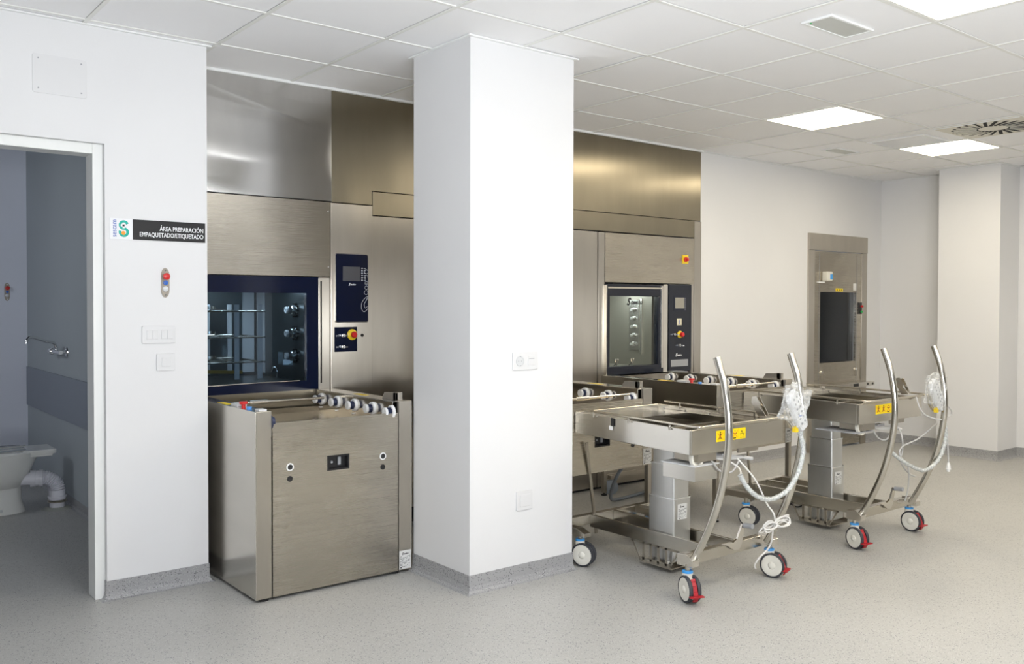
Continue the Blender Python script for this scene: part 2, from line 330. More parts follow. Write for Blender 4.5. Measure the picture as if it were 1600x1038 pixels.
OFFLAMPS = [(-4, -3), (-4, -7), (0, -7), (4, -7), (6, -4), (3, -5)]
SPECIAL = set(LAMPS+OFFLAMPS+[(5, -1)])
def inview(x, y, z=CZ):
    v = Vector((x, y, z-CAMZ)); d = v.dot(fw)
    if d < .3: return False
    px = 800+F_PX*v.dot(rr)/d; py = CY-F_PX*v.dot(uu)/d
    return -60 < px < 1660 and -60 < py < 1100
field = MB(); tile_cache = {}
for i in range(-11, 10):
    for j in range(-12, 3):
        if (i, j) in SPECIAL: continue
        x0, x1, y0, y1 = GX+T*i+.0095, GX+T*(i+1)-.0095, GY+T*j+.0095, GY+T*(j+1)-.0095
        x0 = max(x0, -2.99); y0 = max(y0, -3.59); x1 = min(x1, 8.85 if y1 < 3.5 else 8.79); ym = ymax((x0+x1)/2)-.003
        y1 = min(y1, ym)
        if x1-x0 < .03 or y1-y0 < .03: continue
        if any(inview(a, b) for a in (x0, x1) for b in (y0, y1)):
            key = (round(x1-x0, 3), round(y1-y0, 3)); tz = CZ+.0045+random.uniform(-.0012, .0012)
            if key not in tile_cache:
                o = MB().box(0, key[0], 0, key[1], 0, .012).build('tile', 'tile', ceil, bevel=.0015, seg=1); tile_cache[key] = o
            else:
                o = tile_cache[key].copy(); COL.objects.link(o); o.parent = ceil
            o.location = (x0, y0, tz)
        else: field.box(x0, x1, y0, y1, CZ+.003, CZ+.015)
fo = field.build('tile_field', 'tile', ceil); fo['kind'] = 'stuff'
def lamp(i, j, label, m='lamp'):
    x, y = GX+T*i, GY+T*j; t = thing('ceiling_light', label, 'ceiling light', (x+.3, y+.3, CZ), 'square light panels in the ceiling grid')
    f = MB()
    for a in ((x+.012, x+.588, y+.012, y+.026), (x+.012, x+.588, y+.574, y+.588), (x+.012, x+.026, y+.026, y+.574), (x+.574, x+.588, y+.026, y+.574)): f.box(*a, CZ-.002, CZ+.02)
    f.build('frame', 'lampframe', t)
    MB().box(x+.026, x+.574, y+.026, y+.574, CZ+.002, CZ+.008).build('diffuser', m, t)
LL = ['glowing square light panel standing alone mid-ceiling, well clear of the air vents', 'glowing light panel cut off by the top edge of the picture', 'glowing light panel beside the round swirl air diffuser']
for (i, j), l in zip(LAMPS, LL): lamp(i, j, l)
OL = ['light panel outside the picture, over the floor before the doorway', 'light panel outside the picture, in the rear corner on the doorway side', 'light panel outside the picture, midway along the rear wall',
      'light panel outside the picture, rear row, third from the doorway side', 'light panel outside the picture, nearest the far end wall', 'light panel outside the picture, between the far wall and the camera side']
for (i, j), l in zip(OFFLAMPS, OL): lamp(i, j, l, 'lamp' if i > 2 else 'lampcool')

# swirl diffuser and return grille
t = thing('air_diffuser', 'square swirl air diffuser with radial black slots in the ceiling', 'air vent', (GX+T*5.5, GY-T*.5, CZ))
x0, y0 = GX+T*5, GY-T; cx, cy = x0+.3, y0+.3
MB().box(x0+.004, x0+.596, y0+.004, y0+.596, CZ-.006, CZ+.002).build('plate', 'vent', t, bevel=.002)
MB().box(x0+.004, x0+.012, y0+.004, y0+.596, CZ-.011, CZ-.006).build('lip', 'trim', t)
slots = MB()
for k in range(24):
    a = 2*PI*k/24; d = Vector((math.cos(a+.35), math.sin(a+.35), 0)); n = Vector((math.cos(a), math.sin(a), 0))
    p = Vector((cx, cy, CZ-.0066))+n*.11; slots.bar(p-d*.012, p+d*.165, .026, .001)
slots.build('slot', 'dark', t)
fins = MB()
for k in range(24):
    a = 2*PI*k/24; d = Vector((math.cos(a+.35), math.sin(a+.35), 0)); n = Vector((math.cos(a), math.sin(a), 0)); s_ = Vector((-d.y, d.x, 0))*.012
    p = Vector((cx, cy, CZ-.0085))+n*.11+s_; fins.bar(p, p+d*.15, .002, .004)
fins.build('fin', 'vent', t)
t = thing('return_air_grille', 'pale fine-slatted return air grille in the ceiling beside a light panel', 'air vent', (6.85, 3.55, CZ))
x0, x1, y0, y1 = 6.60, 7.03, 3.33, 3.79
g = MB()
for a in ((x0, x1, y0, y0+.015), (x0, x1, y1-.015, y1), (x0, x0+.015, y0+.015, y1-.015), (x1-.015, x1, y0+.015, y1-.015)): g.box(*a, CZ-.008, CZ+.002)
g.build('frame', 'trim', t); MB().box(x0+.015, x1-.015, y0+.015, y1-.015, CZ-.002, CZ).build('backing', 'grey', t)
g = MB()
for k in range(26): y = y0+.02+k*.0165; g.bar((x0+.015, y, CZ-.004), (x1-.015, y, CZ-.004), .009, .002, (0, .4, 1))
g.build('slat', 'acryl', t)
def emer(x0, x1, y0, y1, label):
    t = thing('emergency_light', label, 'emergency light', ((x0+x1)/2, (y0+y1)/2, CZ), 'recessed emergency lights in the ceiling')
    g = MB()
    for a in ((x0, x1, y0, y0+.012), (x0, x1, y1-.012, y1), (x0, x0+.012, y0+.012, y1-.012), (x1-.012, x1, y0+.012, y1-.012)): g.box(*a, CZ-.007, CZ+.003)
    g.build('frame', 'trim', t); MB().box(x0+.012, x1-.012, y0+.012, y1-.012, CZ-.003, CZ+.002).build('lens', 'opal', t)
    MB().cyl((x0+.03, y1-.03, CZ-.003), (x0+.03, y1-.03, CZ-.006), .004, 10).build('indicator', 'green', t)
emer(3.588, 3.942, 2.232, 2.384, 'small recessed emergency light beside the light panel cut by the top edge')
emer(6.62, 6.97, 4.06, 4.20, 'small recessed emergency light above the steel pass-through')

# ------------------------------------------------------------------ steel cladding over and between the washers (pieces of the back wall)
def panel(x0, x1, z0, z1, m='steel', y=YF, th=.02, bulge=0):
    mb = MB()
    if bulge:
        nx, nz = 110, 90; V = {}
        for a in range(nx+1):
            for b in range(nz+1):
                u, v = a/nx, b/nz
                edge = math.sin(PI*u)**.6*min(1, 8*v, 8*(1-v))**.5
                px_, pz_ = (x1-x0)*u, (z1-z0)*v
                d = bulge*(.45*math.sin(PI*v)+.55*math.exp(-((v-.30-.10*(2*u-1)**2)/.16)**2))
                for (ax, az, bx, bz, am) in ((.10, .60, .75, .44, .0016), (.10, .60, .89, .56, .0007), (.62, .67, .89, .585, .0012), (.10, .52, .80, .46, .0006)):  # fold lines shaped in to draw streaks of reflected light
                    lx, lz = bx-ax, bz-az; ll = math.hypot(lx, lz); tt = ((px_-ax)*lx+(pz_-az)*lz)/ll; dd = abs((px_-ax)*lz-(pz_-az)*lx)/ll
                    if tt > -.05: d += am*math.exp(-(dd/.012)**2)*max(0, 1-max(0, tt-ll*.6)/(ll*.5))
                d *= edge
                V[a, b] = mb.bm.verts.new((x0+(x1-x0)*u, y-d, z0+(z1-z0)*v))
        for a in range(nx):
            for b in range(nz): mb.bm.faces.new([V[a, b], V[a+1, b], V[a+1, b+1], V[a, b+1]])
        mb.soft = True
        return struct('steel_panel', mb, m, wback, fix=False)
    mb.box(x0, x1, y, y+th, z0, z1)
    return struct('steel_panel', mb, m, wback, bevel=.002)
panel(1.62, 2.510, 2.012, CZ-.006, 'steelb', YF-.008, bulge=.020)
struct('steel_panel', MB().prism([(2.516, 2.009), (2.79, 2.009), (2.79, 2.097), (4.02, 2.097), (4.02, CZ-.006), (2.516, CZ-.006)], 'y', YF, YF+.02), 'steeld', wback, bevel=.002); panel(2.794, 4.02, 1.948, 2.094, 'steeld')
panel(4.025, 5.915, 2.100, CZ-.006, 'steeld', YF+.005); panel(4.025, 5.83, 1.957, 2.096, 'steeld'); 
panel(2.789, 3.20, .10, 1.944, 'steel', YF+.004); panel(3.21, 4.28, .10, 1.95, 'steel', YF+.004); panel(4.29, 4.722, .02, 1.950, 'steel', YF+.004)
panel(5.83, 5.915, .02, 2.094, 'steel', YF-.004)
struct('steel_panel', MB().box(2.794, 5.9, YF+.03, YF+.06, .0, .10), 'dark', wback)  # flat black strip filling the gap below the panels

# ------------------------------------------------------------------ writing helper
def maker_name(mb, x, y, z, h, face='-y'):
    dx, dy = (1, 0) if face == '-y' else (0, -1)
    mb.text('S', (x, y, z-h*.12), h*1.55, face, .35, .035)
    return mb.text('teelco', (x+dx*h*.92, y+dy*h*.92, z), h, face, .35, .03)
def rating_plate(parent, x0, x1, z0, z1, y):
    p = MB().box(x0, x1, y-.001, y, z0, z1).build('rating_plate', 'paper', parent); wd, ht = x1-x0, z1-z0
    m = maker_name(MB(), x0+wd*.22, y-.0014, z1-ht*.22, ht*.12)
    rnd = random.Random(5)
    for r in range(9):
        x = x0+wd*.06; z = z1-ht*(.34+.068*r)
        while x < x1-wd*.1:
            l = wd*rnd.uniform(.05, .22)
            if rnd.random() < .78: m.box(x, min(x+l, x1-wd*.05), y-.0016, y-.0011, z, z+ht*.022)
            x += l+wd*.04
    m.box(x0+wd*.08, x0+wd*.2, y-.0016, y-.0011, z0+ht*.05, z0+ht*.12)
    m.build('print', 'ink', p)

# ------------------------------------------------------------------ washer-disinfectors
def chamber(parent, x0, x1, z0, z1, y0=4.93, y1=5.72, nzz=(1.361, 1.22, 1.082), rack=True, m='chamber', ns=1.0):
    c = MB(); c.box(x0-.02, x0, y0, y1, z0, z1); c.box(x1, x1+.02, y0, y1, z0, z1); c.box(x0-.02, x1+.02, y1, y1+.02, z0, z1)
    c.box(x0-.02, x1+.02, y0, y1+.02, z0-.02, z0); c.box(x0-.02, x1+.02, y0, y1+.02, z1, z1+.02)
    ch = c.build('wash_chamber', m, parent)
    for z in nzz:
        m = MB(); m.lathe((x1, 5.12, z), (-1, 0, 0), [(a_*ns, b_*ns) for a_, b_ in ((.036, 0), (.036, .008), (.031, .010), (.031, .03), (.024, .034), (.024, .052), (.016, .054), (.016, .040))], 28)
        m.build('spray_coupling', 'chrome', ch)
        MB().lathe((x1-.055*ns, 5.12, z), (-1, 0, 0), [(.015*ns, 0), (.021*ns, .002), (.021*ns, .012), (.013*ns, .014), (.013*ns, .006)], 20).build('coupling_ring', 'greyl', ch)
        k = MB()
        for q in range(10):
            a = 2*PI*q/10; k.cyl((x1-.001, 5.12+.041*ns*math.cos(a), z+.041*ns*math.sin(a)), (x1-.014*ns, 5.12+.041*ns*math.cos(a), z+.041*ns*math.sin(a)), .005*ns, 8)
        k.build('bolt', 'dark', ch)
    MB().box(x1-.34, x1-.03, 5.05, 5.22, z1-.012, z1-.004).build('lamp', 'clamp', ch); MB().box(x0+.06, x0+.38, 5.38, 5.55, z1-.012, z1-.004).build('lamp', 'clamp', ch)
    MB().box(x1-.006, x1, y1-.14, y1-.02, z0+.02, z1-.01).box(x1-.10, x1-.02, y1-.012, y1-.002, z0+.02, z1-.01).build('corner_reflection', 'acryl', ch)  # pale strips painting in the lamp's reflection at the corner
    if rack:
        MB().box(x1-.03, x1-.001, 5.24, 5.31, z0+.09, z0+.17).build('inlet_box', 'chrome', ch)
        MB().tube([(x1-.03, 5.33, z0), (x1-.03, 5.33, z0+.055), (x1-.045, 5.34, z0+.07), (x1-.06, 5.35, z0+.04)], .006, 10, smooth=5).build('inlet_pipe', 'chrome', ch)
    if rack:
        for y in (5.05, 5.52):
            for x in (x0+.10, x0+.30, x0+.44): MB().box(x-.014, x+.014, y-.004, y+.004, z0+.03, z1-.09).build('rack_upright', 'acryl', ch)  # pale non-metal colour stands in for bright reflections on the uprights
        sh = MB()
        for z in (1.355, 1.205, 1.06):
            for y in (5.02, 5.25, 5.5): sh.cyl((x0+.03, y, z), (x0+.46, y, z), .005, 8)
            for x in (x0+.06, x0+.2, x0+.34, x0+.45): sh.cyl((x, 5.0, z), (x, 5.55, z), .005, 8)
            sh.cyl((x0+.22, 5.28, z+.012), (x0+.22, 5.28, z+.03), .04, 16)
        sh.build('rack_shelf', 'rod', ch)
        MB().bar((x0+.06, 5.3, z0+.07), (x0+.44, 5.32, z0+.05), .02, .02).build('spray_arm', 'brass', ch)
    return ch
def estop(parent, x, y, z, r=.019, yr=.03):
    MB().lathe((x, y, z), (0, -1, 0), [(yr, 0), (yr, .006), (yr*.8, .010), (yr*.45, .011), (yr*.45, .022)], 24).build('yellow_collar', 'yellow', parent)
    MB().lathe((x, y, z), (0, -1, 0), [(r*.6, .012), (r, .022), (r, .034), (r*.8, .040), (.001, .041)], 22).build('emergency_stop', 'red', parent)
def keylock(parent, x, y, z):
    MB().lathe((x, y, z), (0, -1, 0), [(.011, 0), (.011, .008), (.008, .010), (.001, .010)], 16).build('key_switch', 'chrome', parent)
    MB().box(x-.002, x+.002, y-.036, y-.009, z-.006, z+.006).box(x-.003, x+.014, y-.04, y-.036, z-.004, z+.004).build('key', 'chrome', parent)

m1 = thing('washer_disinfector', 'steel washer-disinfector with tall navy control panel, between the door wall and the white pillar', 'washing machine', (2.2, 4.9, 0), 'built-in steel washer-disinfectors')
MB().box(1.625, 2.497, YF-.012, YF+.02, 1.560, 2.006).build('fascia', 'steelh', m1, bevel=.002)
cc = MB().box(2.5015, 2.785, YF-.014, YF+.10, .02, 2.004).build('control_column', 'steel', m1, bevel=.003)
MB().box(2.425, 2.498, YF-.006, YF+.06, .02, 1.556).build('door_post', 'steel', m1, bevel=.002)
MB().box(2.437, 2.446, YF-.009, YF-.005, .93, 1.535).build('door_seal', 'black', m1)
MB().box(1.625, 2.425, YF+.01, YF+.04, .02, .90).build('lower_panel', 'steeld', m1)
d = MB(); X0, X1, Z0, Z1 = 1.63, 2.422, .895, 1.556; wx0, wx1, wz0, wz1 = 1.70, 2.347, .950, 1.462
d.box(X0, X1, YF-.01, YF+.025, wz1, Z1); d.box(X0, X1, YF-.01, YF+.025, Z0, wz0); d.box(X0, wx0, YF-.01, YF+.025, wz0, wz1); d.box(wx1, X1, YF-.01, YF+.025, wz0, wz1)
do = d.build('door', 'navy', m1)
MB().box(wx0-.01, wx1+.01, YF+.004, YF+.010, wz0-.01, wz1+.01).build('door_glass', 'glassn', do)
MB().tube([(1.65, YF-.016, .945), (2.05, YF-.016, .952), (2.30, YF-.016, .952)], .0025, 6).build('glass_edge', 'chrome', do)
chamber(m1, 1.70, 2.40, .93, 1.485)
cp = MB().prism(rrect(2.527, 2.752, 1.288, 1.704, .012), 'y', YF-.020, YF-.013).build('panel_border', 'polish', m1)
MB().prism(rrect(2.531, 2.748, 1.292, 1.700, .011), 'y', YF-.0225, YF-.0195).build('control_panel', 'navy', m1)
MB().box(2.577, 2.693, YF-.024, YF-.022, 1.538, 1.626).build('display', 'screen', m1)
q = MB()
for k in range(6):
    z = 1.617-k*.0145; q.box(2.703, 2.711, YF-.024, YF-.0225, z-.003, z+.003); q.box(2.717, 2.733, YF-.024, YF-.0225, z-.001, z+.001)
maker_name(q, 2.615, YF-.0235, 1.513, .014); q.build('print', 'inkw', m1)
o = MB()
def ring2(cx, cz, r, a0=0, a1=360, k=18): return [(cx+r*math.cos(math.radians(a0+(a1-a0)*i/k)), YF-.0235, cz+r*math.sin(math.radians(a0+(a1-a0)*i/k))) for i in range(k+1)]
o.tube([(2.747, YF-.0235, 1.372), (2.722, YF-.0235, 1.352), (2.703, YF-.0235, 1.372), (2.706, YF-.0235, 1.408), (2.728, YF-.0235, 1.436), (2.747, YF-.0235, 1.446), (2.735, YF-.0235, 1.42), (2.722, YF-.0235, 1.40), (2.728, YF-.0235, 1.375), (2.744, YF-.0235, 1.385)], .0011, 5, smooth=5)
o.tube(ring2(2.735, 1.470, .013), .001, 5); o.tube(ring2(2.737, 1.500, .011), .001, 5)
o.tube([(2.727, YF-.0235, 1.522), (2.746, YF-.0235, 1.522), (2.746, YF-.0235, 1.535), (2.727, YF-.0235, 1.535), (2.727, YF-.0235, 1.522)], .001, 5)
o.tube([(2.727, YF-.0235, 1.548), (2.727, YF-.0235, 1.575), (2.746, YF-.0235, 1.575), (2.746, YF-.0235, 1.56)], .001, 5); o.tube(ring2(2.735, 1.597, .013, 30, 330), .001, 5)
o.build('outline_drawing', 'inkw', m1)
kp = MB().box(2.524, 2.676, YF-.018, YF-.013, 1.112, 1.260).build('switch_plate', 'navy', m1)
estop(kp, 2.640, YF-.018, 1.214, .019, .033); keylock(kp, 2.578, YF-.018, 1.210); keylock(kp, 2.578, YF-.018, 1.142)
MB().text('(+)', (2.533, YF-.0185, 1.205), .014).text('(o)', (2.533, YF-.0185, 1.137), .014).build('print', 'inkw', kp)
MB().lathe((2.712, YF-.014, 1.209), (0, -1, 0), [(.010, 0), (.010, .004), (.004, .005)], 16).build('key_hole', 'black', m1)
sc = MB()
for x, z in ((2.487, 1.95), (2.487, 1.62)): sc.lathe((x, YF-.012, z), (0, -1, 0), [(.004, 0), (.004, .002), (.001, .003)], 10)
sc.build('screw', 'chrome', m1)

m2 = thing('washer_disinfector', 'steel washer-disinfector with number 1 on a dark control panel, right of the white pillar', 'washing machine', (5.3, 4.9, 0), 'built-in steel washer-disinfectors')
MB().box(4.795, 5.825, YF-.006, YF+.02, 1.572, 1.948).build('fascia', 'steelh', m2, bevel=.002)
MB().box(4.726, 4.790, YF-.004, YF+.03, .02, 1.948).build('door_post', 'steel', m2, bevel=.002)
MB().box(4.792, 5.825, YF+.008, YF+.04, .02, .85).build('lower_panel', 'steel', m2)
MB().box(5.44, 5.495, YF-.012, YF+.03, .86, 1.562).build('door_post', 'polish', m2, bevel=.002)
MB().box(5.79, 5.826, YF+.0, YF+.03, .02, 1.572).build('end_strip', 'steel', m2)
X0, X1, Z0, Z1 = 4.795, 5.425, .865, 1.558; wx0, wx1, wz0, wz1 = 4.822, 5.362, .928, 1.466
d = MB(); d.box(X0, X1, YF-.03, YF+.02, wz1, Z1); d.box(X0, X1, YF-.03, YF+.02, Z0, wz0); d.box(X0, wx0, YF-.03, YF+.02, wz0, wz1); d.box(wx1, X1, YF-.03, YF+.02, wz0, wz1)
do = d.build('door', 'navy2', m2, bevel=.002)
MB().box(wx0-.01, wx1+.01, YF-.012, YF-.006, wz0-.01, wz1+.01).build('door_glass', 'glassg', do)
MB().box(4.80, 5.40, YF-.034, YF-.030, 1.525, 1.537).box(4.785, 4.795, YF-.03, YF+.0, .87, 1.55).build('door_edge', 'rod', do)
MB().box(5.395, 5.415, YF-.036, YF-.030, .9, 1.55).build('door_pull', 'polish', do)
mk = maker_name(MB(), 5.02, YF-.0135, 1.405, .050); mk.build('print', 'ink', do)
for x in (4.88, 5.05): MB().tube([(x, YF-.013, .935), (x, YF-.035, .945), (x, YF-.035, .985), (x+.03, YF-.035, .985), (x+.03, YF-.013, .935)], .004, 8).build('clip', 'chrome', do)
chamber(m2, 4.79, 5.385, .905, 1.49, nzz=(1.36, 1.29, 1.22, 1.15, 1.08), rack=False, m='chamber2', ns=.55)
MB().box(5.378, 5.3845, 5.065, 5.175, 1.03, 1.44).build('coupling_plate', 'alulip', m2); MB().box(5.374, 5.3845, 5.03, 5.05, 1.0, 1.45).build('coupling_rail', 'alulip', m2)
cp = MB().box(5.507, 5.786, YF-.012, YF+.01, .857, 1.566).build('control_panel', 'navy2', m2, bevel=.002)
MB().box(5.568, 5.715, YF-.0135, YF-.012, 1.355, 1.475).build('display_border', 'navy', cp)
MB().box(5.582, 5.692, YF-.0145, YF-.0135, 1.372, 1.46).build('display', 'screen2', cp)
MB().box(5.606, 5.662, YF-.0135, YF-.012, 1.235, 1.29).build('number_plate', 'tan', cp)
MB().text('1', (5.634, YF-.014, 1.243), .052, bold=.02, align='CENTER').build('print', 'inkb', cp)
q = maker_name(MB(), 5.59, YF-.013, .985, .022)
for k in range(7): q.box(5.700, 5.706, YF-.0148, YF-.0136, 1.362+k*.015, 1.366+k*.015)
q.build('print', 'inkw', cp)
MB().box(5.535, 5.745, YF-.0135, YF-.012, .90, .955).build('blank_plate', 'grey', cp)
estop(cp, 5.64, YF-.012, 1.160, .02, .03); keylock(cp, 5.575, YF-.012, 1.16); keylock(cp, 5.64, YF-.012, 1.07)
ys = MB().box(5.672, 5.742, YF-.012, YF-.006, 1.738, 1.808).build('main_switch', 'yellow', m2)
MB().lathe((5.706, YF-.012, 1.773), (0, -1, 0), [(.021, 0), (.021, .012), (.012, .014), (.001, .015)], 20).box(5.70, 5.712, YF-.045, YF-.020, 1.760, 1.786).build('switch_knob', 'red', ys)

# ------------------------------------------------------------------ loading conveyors
def conveyor(x0, yf, yb, body_z, n, ysp, label, first, wide=.852, legs=False, side='sheet', front='steelh', zt=.895):
    t = thing('loading_conveyor', label, 'conveyor', (x0+wide/2, (yf+yb)/2, 0), 'steel roller loading conveyors')
    xr = x0+wide
    MB().box(x0, x0+.004, yf, yb, body_z, zt).build('side_panel', side, t, bevel=.001)
    MB().box(xr-.004, xr, yf, yb, body_z, zt).build('side_panel', side, t, bevel=.001)
    MB().box(x0+.004, x0+.078, yf, yf+.02, body_z, zt).build('corner_post', 'steel', t, bevel=.001)
    MB().box(xr-.078, xr-.004, yf, yf+.02, body_z, zt).build('corner_post', 'steel', t, bevel=.001)
    MB().box(x0+.004, x0+.078, yf+.02, yb, zt-.004, zt).box(x0+.074, x0+.078, yf+.02, yb, .76, zt-.004).build('side_ledge', 'polish', t)
    rp = xr-.105
    MB().box(rp, xr-.004, yf+.02, yb, zt-.004, zt).box(rp, rp+.004, yf+.021, yb, .765, zt-.004).build('roller_rail', 'polish', t, bevel=.001)
    fp = MB()
    hx0, hx1, hz0, hz1 = x0+.366, x0+.486, .581, .655
    fp.box(x0+.084, hx0, yf, yf+.004, body_z, .838); fp.box(hx1, xr-.084, yf, yf+.004, body_z, .838); fp.box(hx0, hx1, yf, yf+.004, hz1, .838); fp.box(hx0, hx1, yf, yf+.004, body_z, hz0)
    fp.box(x0+.084, xr-.084, yf+.004, yf+.012, .834, .838)
    f = fp.build('front_panel', front, t)
    h = MB(); h.box(hx0+.008, hx1-.008, yf+.03, yf+.034, hz0, hz1); 
    for a in ((hx0, hx1, hz1-.008, hz1), (hx0, hx1, hz0, hz0+.008), (hx0, hx0+.008, hz0+.008, hz1-.008), (hx1-.008, hx1, hz0+.008, hz1-.008)): h.box(a[0], a[1], yf-.002, yf+.034, a[2], a[3])
    ho = h.build('grip_recess', 'black', f)
    MB().cyl((hx0+.035, yf+.03, (hz0+hz1)/2), (hx0+.035, yf+.02, (hz0+hz1)/2), .006, 12).box(hx0+.07, hx0+.085, yf+.022, yf+.03, hz0+.02, hz1-.015).build('latch', 'grey', f)
    for hx in (x0+.170, x0+.677):
        for hz, ringed in ((.622, True), (.566, False)):
            if ringed: MB().lathe((hx, yf, hz), (0, -1, 0), [(.016, 0), (.019, .001), (.019, .004), (.013, .005), (.013, .0)], 24).build('white_ring', 'white', f)
            MB().lathe((hx, yf+.0, hz), (0, -1, 0), [(.0135, 0), (.0135, .003), (.004, .0035), (.001, .002)], 20).build('port_plug', 'black', f)
    # inner deck
    MB().box(x0+.078, rp, yf+.03, yb-.02, .768, .772).build('deck', 'deck', t)
    MB().box(x0+.078, rp, yb-.024, yb-.02, body_z, .80).build('back_panel', 'steeld', t)
    # rollers on the right-hand rail
    for k in range(n):
        y = first+ysp*k; z = .843 if z_roll is None else z_roll
        r = MB().lathe((rp, y, z), (-1, 0, 0), [(.034, 0), (.034, .010), (.031, .014), (.001, .014)], 26).build('roller', 'white', t)
        hb = MB(); hb.lathe((rp-.013, y, z), (-1, 0, 0), [(.0225, 0)]+sum([[(.0225, .002+.007*c), (.020, .003+.007*c), (.020, .005+.007*c), (.0225, .006+.007*c)] for c in range(3)], [])+[(.0225, .030)], 22)
        hb.build('roller_hub', 'navyhub', r)
        MB().lathe((rp-.036, y, z), (-1, 0, 0), [(.021, 0), (.024, .003), (.024, .012), (.021, .015), (.001, .0155)], 24).build('roller_cap', 'white', r)
        MB().cyl((rp, y+.02, z-.05), (rp-.012, y+.02, z-.05), .006, 10).build('stud', 'chrome', t)
        MB().lathe((x0+.078, y, z), (1, 0, 0), [(.034, 0), (.034, .006), (.0225, .008), (.0225, .020), (.001, .021)], 20).build('roller_hub', 'navyhub', t)
    # end stop on the right rail
    MB().prism([(yf+.06, zt), (yf+.20, zt), (yf+.175, zt+.034), (yf+.06, zt+.040)], 'x', xr-.062, xr-.048).prism([(yf+.06, zt), (yf+.085, zt), (yf+.085, zt+.04), (yf+.06, zt+.040)], 'x', xr-.062, xr-.02).build('end_stop', 'steel', t, bevel=.001)
    # cross rod
    yr_ = yf+(.70 if not legs else .05)
    MB().cyl((x0+.078, yr_+(0), .862), (rp-.045, yr_, .862), .0075, 12).cyl((x0+.26, yr_, .862), (x0+.36, yr_, .862), .0125, 14).build('cross_rod', 'rod', t)
    # stickers and buttons on the left ledge
    MB().box(x0+.015, x0+.05, yf+.40, yf+.52, zt, zt+.0006).build('yellow_sticker', 'ylabel', t); MB().box(xr-.07, xr-.035, yf+.38, yf+.50, zt, zt+.0006).build('yellow_sticker', 'ylabel', t)
    MB().lathe((x0+.04, yf+.24, zt), (0, 0, 1), [(.010, 0), (.010, .012), (.019, .016), (.021, .024), (.018, .028), (.001, .029)], 22).build('stop_button', 'red', t)
    MB().lathe((x0+.04, yf+.17, zt), (0, 0, 1), [(.012, 0), (.012, .005), (.014, .006), (.014, .009), (.001, .010)], 20).build('push_button', 'blueb', t)
    MB().box(x0+.02, x0+.07, yf+.27, yf+.35, zt, zt+.012).build('ledge_block', 'greyl', t, bevel=.002); MB().box(x0+.03, x0+.07, yf+.03, yf+.08, zt, zt+.008).build('ledge_block', 'greyl', t, bevel=.002)
    rating_plate(t, xr-.076, xr-.006, body_z+.004, body_z+.10, yf)
    if legs:
        for lx in (x0+.002, xr-.032):
            for ly in (yf+.002, yb-.032):
                MB().box(lx, lx+.030, ly, ly+.030, .02, body_z).build('leg', 'steel', t, bevel=.001)
                MB().lathe((lx+.015, ly+.015, 0), (0, 0, 1), [(.022, 0), (.022, .008), (.008, .012), (.008, .03)], 18).build('foot', 'black', t)
        MB().box(x0+.02, xr-.02, yb-.026, yb-.008, .12, .15).build('cross_brace', 'steel', t)
        MB().bar((x0+.28, yf-.02, .62), (x0+.40, yf+.02, .08), .018, .008, (0, 1, 0)).build('stay_bar', 'steel', t)
    else:
        for lx, ly in ((x0+.05, yf+.035), (xr-.09, yf+.035), (x0+.06, yb-.1), (xr-.06, yb-.1)):
            MB().lathe((lx, ly, 0), (0, 0, 1), [(.026, 0), (.026, .010), (.020, .014), (.008, .016), (.008, .04)], 20).build('foot', 'black', t)
    return t
MT['shell'] = plain('handset shell', (.60, .61, .62), .4)
MT['navyhub'] = plain('ringed navy hub', (.02, .028, .07), .35); MT['blueb'] = plain('light blue cap', (.08, .30, .75), .35)
z_roll = .843
conveyor(1.664, 3.98, 4.855, .016, 5, .1985, 'floor-standing steel loading conveyor between the door wall and the white pillar', 4.000)
z_roll = .836
conveyor(3.205, 3.70, 4.60, .435, 5, .205, 'steel roller conveyor on legs half hidden behind the white pillar', 3.765, .845, True)
z_roll = .838
conveyor(4.617, 3.665, 4.72, .442, 6, .189, 'steel roller conveyor on legs before the washer with number 1', 3.735, .828, True, zt=.883)

# things on the floor under the conveyors
t = thing('floor_caster', 'small grey caster wheel on the floor under the half-hidden conveyor', 'caster', (4.70, 4.68, 0))
MB().lathe((4.69, 4.69, .055), (-.63, -.78, 0), [(.042, -.014), (.055, -.010), (.055, .010), (.042, .014), (.001, .014)], 26).build('wheel', 'hose', t)
MB().box(4.665, 4.70, 4.665, 4.715, .115, .145).build('fork', 'steel', t)
hs = MB().tube([(4.30, 4.10, .42), (4.31, 4.25, .25), (4.42, 4.42, .06), (4.6, 4.5, .014), (4.9, 4.55, .014), (5.3, 4.62, .014)], .012, 10, smooth=6).build('waste_hose', 'hose')
tag(hs, 'grey hose running across the floor beneath the steel conveyors', 'hose')

# ------------------------------------------------------------------ pass-through cabinet in the back wall
t = thing('pass_through_cabinet', 'tall narrow steel pass-through hatch with dark window in the far wall', 'cabinet', (7.99, 4.86, 0))
y = 4.862
MB().box(7.477, 8.506, y-.004, 4.88, 1.926, 2.086).build('lintel_panel', 'steel', t, bevel=.001)
MB().box(7.477, 7.575, y, 4.88, .0, 1.924).build('side_frame', 'steel', t, bevel=.001); MB().box(8.412, 8.506, y, 4.88, .0, 1.924).build('side_frame', 'steel', t, bevel=.001)
b = MB(); b.box(7.578, 8.409, y+.008, y+.03, 1.530, 1.920); b.box(7.578, 7.678, y+.008, y+.03, .846, 1.530); b.box(8.312, 8.409, y+.008, y+.03, .846, 1.530); b.box(7.578, 8.409, y+.008, y+.03, .02, .846)
fb = b.build('front_sheet', 'steelh', t)
for xs_ in (7.66, 8.325): MB().box(xs_, xs_+.002, y+.005, y+.0085, .6, 1.9).build('seam', 'grey', fb)
